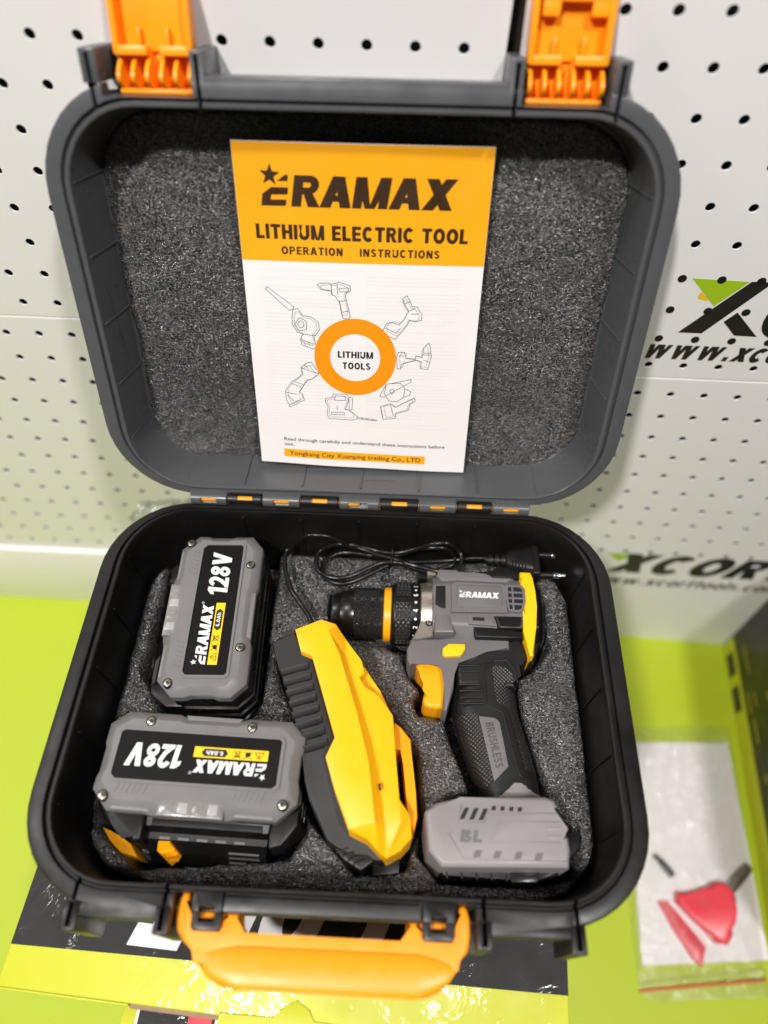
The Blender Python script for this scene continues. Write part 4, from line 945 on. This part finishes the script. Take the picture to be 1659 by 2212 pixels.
# mains cable
cabA = [(-26, -82, -34), (-28.2, -76.0, -32), (-31.4, -69.6, -31), (-36.5, -62.7, -30), (-40.0, -58.0, -30), (-44.7, -51.9, -30), (-46.5, -47.9, -30), (-50.6, -37.6, -30), (-52.8, -26.4, -30), (-51.8, -18.2, -30), (-45.9, -15.5, -23.0), (-38.0, -15.0, -16), (-29.4, -15.0, -13.5), (-21.2, -15, -15.0), (-13.7, -15.2, -19.5), (-6.1, -15.5, -25.4), (3.7, -16.4, -29), (13.8, -19.1, -31), (23.7, -20.6, -32.0), (33.7, -23.6, -33.0), (44, -26.4, -33), (53.4, -30.0, -31), (64.4, -31.6, -30.0), (72.7, -27.6, -30.0), (74.7, -20.0, -29.0), (71.8, -15.5, -26), (65.4, -15, -18.6), (54.5, -15, -19), (44, -15.3, -25.5), (37.2, -15.6, -28.9), (30.2, -16.2, -31), (22.9, -16.6, -31.5), (13.6, -15.7, -31), (3.7, -15, -28.2), (-6.0, -15, -24.9), (-13.9, -15, -24.6), (-22.0, -15, -28.1), (-28.0, -16.6, -32), (-30.1, -21.6, -32), (-29.9, -27.7, -32), (-27.7, -33.6, -32), (-22.8, -37.1, -32), (-17.5, -38.7, -32), (-11.0, -38.8, -32), (-1.6, -35.4, -32), (7.8, -29.8, -32), (16.7, -25.2, -32), (23.9, -24.2, -32), (30.4, -24.6, -32), (40, -26.0, -36), (52, -27.6, -37), (61.1, -25.2, -36.0), (69.0, -22.2, -35.0), (70, -16.6, -34), (65.2, -15, -26.3), (54.8, -15, -24.5), (40.2, -15, -29.1), (25.5, -17, -35), (7.0, -16, -37), (-2.4, -15.2, -36), (-9.7, -15, -36), (-15.7, -15.6, -37), (-21.3, -19.2, -37), (-24.9, -24.4, -37), (-25.7, -29.7, -37), (-23.1, -36.3, -37), (-15.7, -40.1, -37), (-7.9, -40.1, -37), (1.6, -36.0, -37), (11.1, -30.3, -37), (20.7, -24.6, -37), (32, -20.6, -37.5), (44.3, -19.6, -38), (60, -18.6, -37), (76.1, -18.2, -34), (86, -19.4, -30), (93, -21.4, -27)]
g = G(); g.tube(cabA, 1.75, 10, sub=4); g.obj('cable', 'blackgl', CH, 60)
g = G()
px, py, pz = 92.0, -22.4, -26
g.tube([(px-1, py, pz), (px+7, py-.4, pz), (px+15, py-.8, pz), (px+16, py-.8, pz)], 3.0, 14, sub=2)
for k in range(3): g.lathe_x([(px+1+k*4.6, 2.2), (px+1+k*4.6, 4.6), (px+3.8+k*4.6, 4.9), (px+3.8+k*4.6, 2.2)], py-.3, pz, 20)
sec = []
for x, ry, rz in ((px+13.5, 5.2, 5.0), (px+16, 7.4, 6.4), (px+22, 9.0, 7.2), (px+29, 10.6, 7.8), (px+31.5, 11.4, 8.0)):
    sec.append([(x, py-1+ry*math.copysign(abs(math.cos(a))**.6, math.cos(a)), pz+rz*math.copysign(abs(math.sin(a))**.6, math.sin(a))) for a in [2*math.pi*q/28 for q in range(28)]])
g.loops(sec)
g.box(px+31, px+37, py-14.2, py+9.4, pz-7.4, pz+7.4, 1.6, 3)
for k in range(5): g.box(px+17+k*2.2, px+17.9+k*2.2, py-9-k*.4, py-3, pz+5.3, pz+6.6+k*.1, .2)
PLUG = g.obj('plug', 'black', CH, 35)
for y in (py+5.4, py-11.0):
    g = G(); g.cyl((px+36, y, pz), (1, 0, 0), 2.5, 10.5, 18); g.obj('pin_sleeve', 'black', PLUG, 40)
    g = G(); g.cyl((px+46, y, pz), (1, 0, 0), 2.4, 9.2, 18, .8); g.obj('pin', 'chrome', PLUG, 40)
TT = []
g = G(); g.tube([(24.8, -13.2, -30), (25.4, -12.8, -34), (25, -15, -27), (24.5, -20, -28), (24.1, -25.8, -29.5), (23.5, -27.5, -34), (21, -30.2, -36), (17.2, -33.8, -37), (16.9, -35.6, -37), (20.3, -38.2, -37), (23.5, -37, -37), (26.4, -33.0, -36)], .75, 8, sub=4)
g.tube([(24.1, -26.5, -31), (22, -29, -35.5), (19, -31.5, -36), (15.5, -35, -37)], .75, 8, sub=4)
tag(g.obj('twist_tie', 'blackgl', None, 60), 'black twist tie wound round the bundled charger cable', 'twist tie')

# ================================================================== DRILL
DR = thing('cordless_drill', 'grey black and yellow cordless drill lying on its side in the foam', 'drill', (85, -110, -46))
YC, ZC = -59.2, -46.0
g = G(); g.lathe_x([(-14.0, 6), (-16.4, 8), (-16.8, 12.2), (-15.8, 13.6), (-10.6, 14.6), (-9.8, 15.5), (-7.6, 15.8), (-5.6, 16.4), (-3, 17.3), (-.6, 17.5)], YC+.2, ZC, 56); CHK = g.obj('chuck', 'blackgl', DR, 40)
g = G(); g.lathe_x([(-.6, 17.5), (-.4, 17.8), (17.2, 17.8), (17.6, 17.4), (20.4, 17.4)], YC+.2, ZC, 64)
# real knurl relief from alternating vertices
o = g.obj('knurled_sleeve', 'knurl', CHK, 40)
g = G()
NK = 44
for i in range(13):
    for j in range(NK):
        a = 2*math.pi*(j+.5*(i % 2))/NK
        if math.cos(a) < -.3: continue
        x = .9+i*1.27; p = Vector((x, YC+.2+17.6*math.sin(a), ZC+17.6*math.cos(a))); n_ = Vector((0, math.sin(a), math.cos(a))); t_ = Vector((0, math.cos(a), -math.sin(a)))
        q = [p+Vector((-1.2, 0, 0)), p+t_*1.2, p+Vector((1.2, 0, 0)), p-t_*1.2]; tip = g.bm.verts.new(p+n_*.95); b_ = [g.bm.verts.new(v) for v in q]
        for k in range(4): g.bm.faces.new((b_[k], b_[(k+1) % 4], tip))
o2 = g.obj('knurl_teeth', 'blackmetal', CHK, 0, recalc=False); o2['kind'] = 'stuff'
g = G(); g.lathe_x([(20.2, 15), (20.2, 18.5), (20.8, 19.2), (25.0, 19.4), (25.6, 18.8), (25.6, 15)], YC, ZC, 56); g.obj('accent_ring', 'trig', DR, 40)
g = G(); g.lathe_x([(25.4, 16), (25.6, 20.6), (26.6, 21.6), (28, 22.0), (44.0, 22.0), (44.8, 21.4), (46.0, 21.2)], YC+.3, ZC, 64); COLR = g.obj('torque_collar', 'black', DR, 40)
def on_collar(x, phi, r=22.0): return (x, YC+.3+r*math.sin(math.radians(phi)), ZC+r*math.cos(math.radians(phi)))
for p0, p1 in ((-88, -4), (9, 60)):
    g = G(); n = 20
    prof = [(28.3, 21.8), (28.6, 22.7), (38.6, 22.7), (38.9, 21.8)]
    rows = [[on_collar(x, p0+(p1-p0)*i/n, r_) for i in range(n+1)] for x, r_ in prof]; g.loops(rows, False, False, False)
    PADO = g.obj('grip_pad', 'pad', COLR, 40)
    g = G(); m_ = int((p1-p0)/6.8)
    for i in range(m_):
        for j in range(4):
            ph = p0+(p1-p0)*(i+.5)/m_; x = 29.9+j*2.45
            qs = [on_collar(x+dx, ph+dp, 22.72) for dx, dp in ((-.75, -1.9), (.75, -1.9), (.75, 1.9), (-.75, 1.9))]; t2 = [on_collar(x+dx, ph+dp, 23.2) for dx, dp in ((-.45, -1.2), (.45, -1.2), (.45, 1.2), (-.45, 1.2))]
            g.loops([qs, t2], False, True)
    g.obj('pad_stud', 'rubber', PADO, 0)['kind'] = 'stuff'
g = G()
for body, ph in (('1', -64.5), ('2', -47.6), ('4', -17.5), ('6', 12.5), ('8', 38)):
    bm = heavy_bm(body, None, 3.1, t=.19)
    xm = sum(v.co.x for v in bm.verts)/len(bm.verts)
    for v in bm.verts: v.co = Vector(on_collar(43.6-v.co.y, ph+math.degrees((v.co.x-xm)/22.1), 22.1+v.co.z))
    g.merge(bm)
for ph in (-32.5, -2.5, 25.5):
    g.poly([on_collar(42.1+dx, ph+dp, 22.12) for dx, dp in ((-1.15, 0), (0, 2.9), (1.15, 0), (0, -2.9))])
g.obj('scale_numbers', 'white', COLR, 0, recalc=False)
# metal gearbox flange
g = G(); g.lathe_x([(45.4, 18), (45.4, 22.4), (46, 23.1), (53.2, 23.6), (54, 23), (54, 18)], YC+.3, ZC, 56)
g.prism([(46.6, -62), (52.6, -62), (54.4, -68), (54.4, -83.4), (46, -85), (38.3, -87.2), (45.2, -77.7), (46.4, -70)], -42, -27.2, 1)
g.prism([(50, -27.5), (56.5, -27), (56.5, -34), (50, -34)], -44, -31, 1)
GB = g.obj('gearbox_flange', 'silver', DR, 35)
g = G(); g.cyl((51.4, -73.2, -30), (0, 0, 1), 2.6, 3.4, 20); g.obj('flange_screw', 'dark', GB, 40)  # black disc about the screw, painted as the shade of its hole
g = G(); g.cyl((51.4, -73.2, -29), (0, 0, 1), 1.7, 2.8, 20, .4); g.obj('flange_screw', 'screwm', GB, 40)
g = G(); g.prism([(44, -29), (50.5, -28.5), (50.5, -34.5), (44, -34.5)], -46, -36, 1); g.obj('flange_clip', 'black', GB, 35)
# housing barrel: eight-sided rounded section
def barrel(x, hy, hz, ch, yc=YC+.4, zc=ZC):
    c_ = ch; P = [(hy-c_*1.3, hz), (hy, hz-c_), (hy, -hz+c_), (hy-c_, -hz), (-hy+c_, -hz), (-hy, -hz+c_), (-hy, hz-c_), (-hy+c_*1.1, hz)]
    out = []
    n = len(P)
    for i in range(n):   # round the corners a little
        p0 = Vector(P[i-1]); p1 = Vector(P[i]); p2 = Vector(P[(i+1) % n])
        a = p1+(p0-p1).normalized()*min(2.2, (p0-p1).length*.35); b = p1+(p2-p1).normalized()*min(2.2, (p2-p1).length*.35)
        for t in (0, .33, .67, 1):
            q = a*(1-t)**2+p1*2*t*(1-t)+b*t*t; out.append((x, yc+q.x, zc+q.y))
    return out
g = G(); g.loops([barrel(53.4, 22.6, 22.0, 8), barrel(54, 23.4, 22.6, 8), barrel(64, 24.2, 23.0, 8), barrel(70, 25.4, 23.2, 8.5), barrel(112, 25.4, 23.2, 8.5), barrel(117, 25, 23, 8.5)])
HS = g.obj('housing', 'dgrey', DR, 30)
g = G()
bo = [(66.2, -46.8), (68.6, -44.6), (101.6, -44.9), (103.6, -46.4), (103.2, -61.4), (104.4, -66.4), (65.8, -67.6), (66.6, -61.8)]
bi = [(70.0, -48), (71.4, -46.4), (100.0, -46.4), (101.2, -48.0), (101.0, -60.4), (99.4, -62.4), (71.4, -62.8), (69.8, -61)]
g.prism(bo, -24, -21.6, 1.2); g.ring(bo, bi, -22, -20.9)
g.prism([(54.8, -69.2), (65.2, -68), (68.4, -82), (54.6, -82.6)], -40, -21.9, 2.2)
g.prism([(76, -67.5), (93, -68.2), (96, -76), (78, -75.5)], -30, -21.9, 0.8)
g.ring([(103.6, -45.2), (114.8, -45.2), (116.8, -48), (116.6, -58), (114.8, -64), (112, -66), (104.6, -65.4), (103.4, -56)], [(105.2, -46.6), (113.6, -46.6), (115.0, -48.6), (114.9, -58), (113.4, -63), (111, -64.2), (105.6, -63.6), (105.0, -56)], -24, -20.9)
for k in range(3): g.box(104.5, 115.4, -51.2-k*4.4, -49.9-k*4.4, -23, -21.1, .3)
g.box(107.6, 109, -64.6, -46, -23, -21.2, .3)
g.prism([(58, -31.5), (72, -31.5), (74, -36), (94, -36), (96, -31), (110, -31), (112, -37), (104, -41.5), (60, -41.5), (56, -37)], -34, -25.6, 2)
g.obj('housing_relief', 'dgrey', HS, 30)
g = G(); g.prism(bi, -23, -21.3, .2); g.obj('badge_plate', 'dgrey', HS, 30)
g = G(); g.prism([(105, -46.4), (114, -46.4), (115, -48.6), (114.9, -58), (113.4, -63), (105.6, -63.8)], -23, -22.3); g.obj('vent_shade_plate', 'dark', HS, 0)  # black plate painted as the dark behind the vent bars
g = G(); bm = logo_bm(27.4, 4.3, .25, .25); g.merge(bm, Matrix.Translation((71.6, -55.9, -21.3))); g.obj('badge_lettering', 'white', HS, 0, recalc=False)
g = G(); g.prism([(55.8, -47.2), (62.2, -46.8), (62.2, -63.8), (59.4, -63.8), (55.4, -61.0)], -26, -22.0, .6); g.obj('speed_selector', 'rubber', HS, 35)
g = G(); g.box(80.4, 88.2, -72.8, -70.3, -24, -21.75); g.obj('slot_shade', 'dark', HS, 0)  # black block, its colour standing for the shaded depth of a slot
for P, z0, z1, bv in (([(94.6, -68.7), (113.6, -68.4), (113.6, -78.2), (97.4, -78.0)], -40, -20.9, 2.0), ([(80.8, -76.0), (94, -76.3), (97.4, -78.2), (113.8, -77.6), (113.8, -83.6), (82.2, -83.8)], -44, -23.8, 1.2), ([(84, -33.8), (97, -32.5), (99, -28.6), (114, -28.8), (114, -37.5), (96, -37.5), (92, -34.6)], -44, -24.6, 1.2)):
    g = G(); g.prism(P, z0, z1, bv, 3); g.obj('black_overmould', 'black', HS, 30)
# yellow end band and black tail
g = G(); cap = [(114.6, -33.4), (122.3, -33.4), (123.0, -38.5), (124.1, -48.6), (124.3, -60.2), (122.6, -76.1), (119.8, -95.7), (117.0, -96.6), (115.6, -88.4), (113.6, -77.0), (114.7, -65.2), (116.8, -60.6), (117.6, -46), (116.5, -41), (114.4, -38.9)]
g.prism(cap, -58, -22.2, 2.4, 3)
g.loops([barrel(114.5, 26.2, 23.4, 8.5), barrel(118, 26.2, 23.6, 8.5), barrel(122.4, 25.2, 22.6, 8.5)])
g.obj('end_band', 'yellowcap', DR, 35)
g = G(); g.loops([barrel(121.0, 25.0, 22.0, 8.5), barrel(124.6, 25.0, 22.2, 8.5), barrel(128.5, 23.6, 19.5, 8.5), barrel(130.6, 20, 14, 6)])
g.prism([(117, -84), (125, -82), (128, -78), (122, -95), (118, -98)], -58, -32, 3)
g.obj('tail_cap', 'blackgl', DR, 35)
# yoke, trigger, rubber grip
g = G(); yk = [(39.5, -86.2), (46, -84.4), (81.4, -82.2), (105.4, -81.7), (105.2, -90.2), (89.0, -90.4), (81.4, -98.0), (69.6, -99.2), (68.4, -108), (67.6, -118), (63, -133.4), (60.2, -132.4), (61.4, -118), (61.6, -106), (58.6, -101.8), (52, -100.6), (43.7, -101.2), (39.2, -104), (37.2, -100), (36.8, -92)]
g.prism(yk, -64, -28.6, 3, 3); g.obj('trigger_yoke', 'dgrey', DR, 35)
g = G(); tr = [(43.2, -99.4), (50, -98.6), (57.1, -98.5), (61.6, -101.0), (63.1, -105.6), (62.8, -116.1), (61.8, -129.4), (56, -129.8), (52.2, -129.3), (49.4, -128.2), (47.9, -125), (48.4, -122), (50.2, -118.4), (50.9, -115), (50.4, -112), (48.6, -108.6), (45.4, -105.4), (43.4, -102.6)]
g.prism(tr, -58, -33.5, 3.6, 4); g.obj('trigger', 'trig', DR, 40)
g = G(); g.prism([(60.3, -91.9), (64.3, -88.3), (75.5, -88.1), (75.4, -92.1), (72.2, -96.6), (62.3, -97.5), (60.3, -95.9)], -34, -25.6, 1.0, 3); SW = g.obj('direction_switch', 'yellowcap', DR, 35)
g = G()
for x in (66.4, 70.2): g.prism([(x, -91.0), (x+2.6, -92.6), (x, -94.2)], -26, -25.4)
g.obj('arrow_relief', 'labely', SW, 0)
HSEC = [(-92, 80, 112, 15.5), (-100, 70.5, 110.5, 17), (-112, 69, 109.6, 17), (-124, 67.6, 109.8, 16.6), (-132, 67.8, 110.8, 16.4), (-141, 70.6, 113.2, 16.2), (-152, 73.4, 116.2, 15.8), (-163, 77, 118.6, 15.4), (-172, 81, 119.8, 15.2), (-178, 84, 120.4, 15.6), (-186, 86, 120.6, 16)]
def hsec(y):
    for (y0, a0, b0, h0), (y1, a1, b1, h1) in zip(HSEC, HSEC[1:]):
        if y1 <= y <= y0:
            t = (y0-y)/(y0-y1); return a0+(a1-a0)*t, b0+(b1-b0)*t, h0+(h1-h0)*t
    return HSEC[0][1:] if y > -92 else HSEC[-1][1:]
NH = 2.5
def htop(x, y):
    a, b, h = hsec(y); t = min(.999, abs((x-(a+b)/2)/((b-a)/2))); return ZC+h*(1-t**NH)**(1/NH)
g = G(); L = []
for k in range(33):
    y = -92-94*k/32; a, b, h = hsec(y); xm, hw = (a+b)/2, (b-a)/2
    L.append([(xm+hw*math.copysign(abs(math.cos(q))**(2/NH), math.cos(q)), y, ZC+h*math.copysign(abs(math.sin(q))**(2/NH), math.sin(q))) for q in [2*math.pi*i/40 for i in range(40)]])
g.loops(L)
g.prism([(69.6, -98.0), (81.6, -96.8), (89.3, -89.2), (105.3, -88.8), (105.8, -80.6), (114.2, -80.2), (118.0, -94.2), (113.4, -101.6), (108.6, -106), (108.4, -116), (70.4, -116)], -62, -29.3, 3, 3)
HD = g.obj('handle_grip', 'rubber', DR, 40)
def drape(g, poly, off, cuts=3, skirt=2.0):
    bm = bmesh.new(); f = bm.faces.new([bm.verts.new((*p, 0)) for p in ccw(poly)])
    bmesh.ops.triangulate(bm, faces=[f]); bmesh.ops.subdivide_edges(bm, edges=list(bm.edges), cuts=cuts, use_grid_fill=True)
    bd = [e for e in bm.edges if e.is_boundary]
    r_ = bmesh.ops.extrude_edge_only(bm, edges=bd); low = {v for v in r_['geom'] if isinstance(v, bmesh.types.BMVert)}
    for v in bm.verts:
        z = max(htop(v.co.x, v.co.y), -29.3 if v.co.y > -114 else -99); v.co.z = z+(off if v not in low else -skirt)
    g.merge(bm); return g
g = G(); drape(g, [(69.6, -134.6), (80.4, -132.8), (82.4, -135.0), (91.2, -173.3), (86.2, -178.2), (82.4, -172), (76.9, -160.5), (72.4, -147)], .45, 7); g.obj('textured_grip', 'grip', HD, 50)
g = G(); drape(g, [(92.6, -103.0), (95.6, -101.4), (102.5, -102.7), (106.0, -106.7), (107.4, -122), (110.2, -136), (115.6, -158), (116.6, -167), (110.6, -166.2), (103.6, -133.4), (101.6, -128.2), (94.6, -125.6), (93.6, -113.5)], .5, 7); g.obj('textured_grip', 'grip', HD, 50)
g = G()
for a_, b_ in zip([(88.3, -122), (87.9, -104), (94.6, -97.6), (102.9, -96.6), (108, -104)], [(87.9, -104), (94.6, -97.6), (102.9, -96.6), (108, -104), (109, -112)]):
    g.tube([(a_[0], a_[1], max(htop(*a_), -29.6)-.2), (b_[0], b_[1], max(htop(*b_), -29.6)-.2)], .8, 8, sub=1)
for k in range(7):
    y = -102-k*4.25; x0 = 71+k*.05; x1 = 84+k*.4
    g.tube([(x0, y-.4, max(htop(x0, y), -29.3)+.1), ((x0+x1)/2, y, max(htop((x0+x1)/2, y), -29.3)+.15), (x1, y+.3, max(htop(x1, y), -29.3)+.1)], .75, 8, sub=3)
pl = [(88.3, -122), (89.2, -128.5), (97, -131.4), (99.4, -136), (105.8, -166), (109, -170.5), (117, -170.8)]
g.tube([(x, y, htop(x, y)-.1) for x, y in pl], .7, 8, sub=4)
g.obj('grip_ridge', 'rubber', HD, 50)
g = G(); drape(g, [(83.2, -135.3), (93.4, -136.2), (96.0, -138.4), (100.2, -165.2), (91.4, -174.0)], .6, 5); PT = g.obj('name_plate', 'dgrey', HD, 50)
g = G(); bm = heavy_bm('BRUSHLESS', 27.6, 5.0, t=.2, gap=.12)
T_ = Matrix.Translation((87.0, -139.6, 0)) @ Matrix.Rotation(math.radians(-78.5), 4, 'Z')
for v in bm.verts:
    z = v.co.z; v.co.z = 0; p = T_ @ v.co; v.co = Vector((p.x, p.y, htop(p.x, p.y)+.75+z))
g.merge(bm); g.obj('plate_lettering', 'emboss', PT, 0, recalc=False)
# foot
g = G(); g.loops([[(xm_+rx*math.cos(a), y, ZC+rz*math.sin(a)) for a in [2*math.pi*i/32 for i in range(32)]] for y, xm_, rx, rz in ((-174.5, 104.5, 14, 15.4), (-178, 104.4, 16.2, 16.2), (-186, 104, 19, 19), (-192, 104, 22, 22))]); g.obj('foot_neck', 'fgrey', DR, 45)
g = G(); ft = [(49.2, -195.6), (55.5, -190.6), (69.3, -187.4), (118, -184.8), (123, -186.4), (125.4, -190.4), (126, -203.2), (129.4, -206), (129.8, -213), (128.2, -221.8), (58.4, -224.3), (51.2, -216.3)]
g.prism(ft, -76, -15.6, 3.2, 3); FT = g.obj('battery_foot', 'fgrey', DR, 30)
def bar(g, P, z0=-16.4, z1=-15.2, bev=.25): g.prism(P, z0, z1, bev)
g = G()
bar(g, [(84.4, -211.0), (90.5, -199), (125.2, -198.0), (125.2, -198.8), (91.0, -199.8), (85.6, -210.3), (124.4, -209.0), (124.4, -209.9)])
bar(g, [(69.6, -191.6), (66, -201), (62.5, -207), (63.4, -207.2), (67, -201.2), (82.8, -200.4), (85.4, -195.4), (124, -194.2), (124, -193.6), (85, -194.6), (82.3, -199.8), (67.4, -200.6), (70.4, -191.8)])
bar(g, [(62.6, -207), (70.5, -219.8), (127, -218.4), (127, -219.1), (70, -220.6), (61.7, -207.2)])
for x in (117, ): 
    bar(g, [(x, -201.4), (126, -201.0), (126, -203.0), (x, -203.4)]); bar(g, [(x, -205.8), (126.5, -205.4), (126.5, -207.4), (x, -207.8)])
g.obj('foot_relief', 'fgrey', FT, 30)
g = G()
for x in (71.6, 77, 82.3): g.prism([(x, -193.2), (x+2.6, -193.0), (x-.4, -199.2), (x-3.0, -199.4)], -16.4, -15.35)
for x in (87.2, 92.2, 97.2, 102.0): g.prism([(x, -191.6), (x+2.3, -191.5), (x+1.8, -193.8), (x-.5, -193.9)], -16.4, -15.35)
g.obj('vent_slot_shade', 'dark', FT, 0)  # black inlays coloured as the shade inside the vents
g = G(); put_heavy(g, 'BL', 68.6, -211.2, 13.2, 6.4, -15.6, rot=1, t=.27, shear=.12, ext=.25)
for x in (76.4, 87.2, 98.8, 110.0): g.prism([(x+.8, -215.0), (x+4.4, -214.9), (x+2.8, -218.5), (x-.8, -218.7)], -16.4, -15.2, .2)
g.obj('raised_lettering', 'dgrey', FT, 0, recalc=False)
g = G(); g.prism([(53.5, -216), (60.8, -226.2), (98, -226.4), (114, -226), (124, -224), (139.5, -208.5), (139.8, -199.5), (128, -201), (126, -214), (60, -219)], -74, -33, 1.5)
for k in range(5): g.box(62+k*8.4, 63+k*8.4, -227.3, -224, -66, -32.4, .2)
g.obj('battery_rail', 'black', DR, 30)
g = G(); g.prism([(98.6, -221.5), (115, -220.5), (113.2, -227.6), (98.2, -228.0)], -60, -31.5, .8); g.obj('terminal_block', 'blackgl', DR, 30)
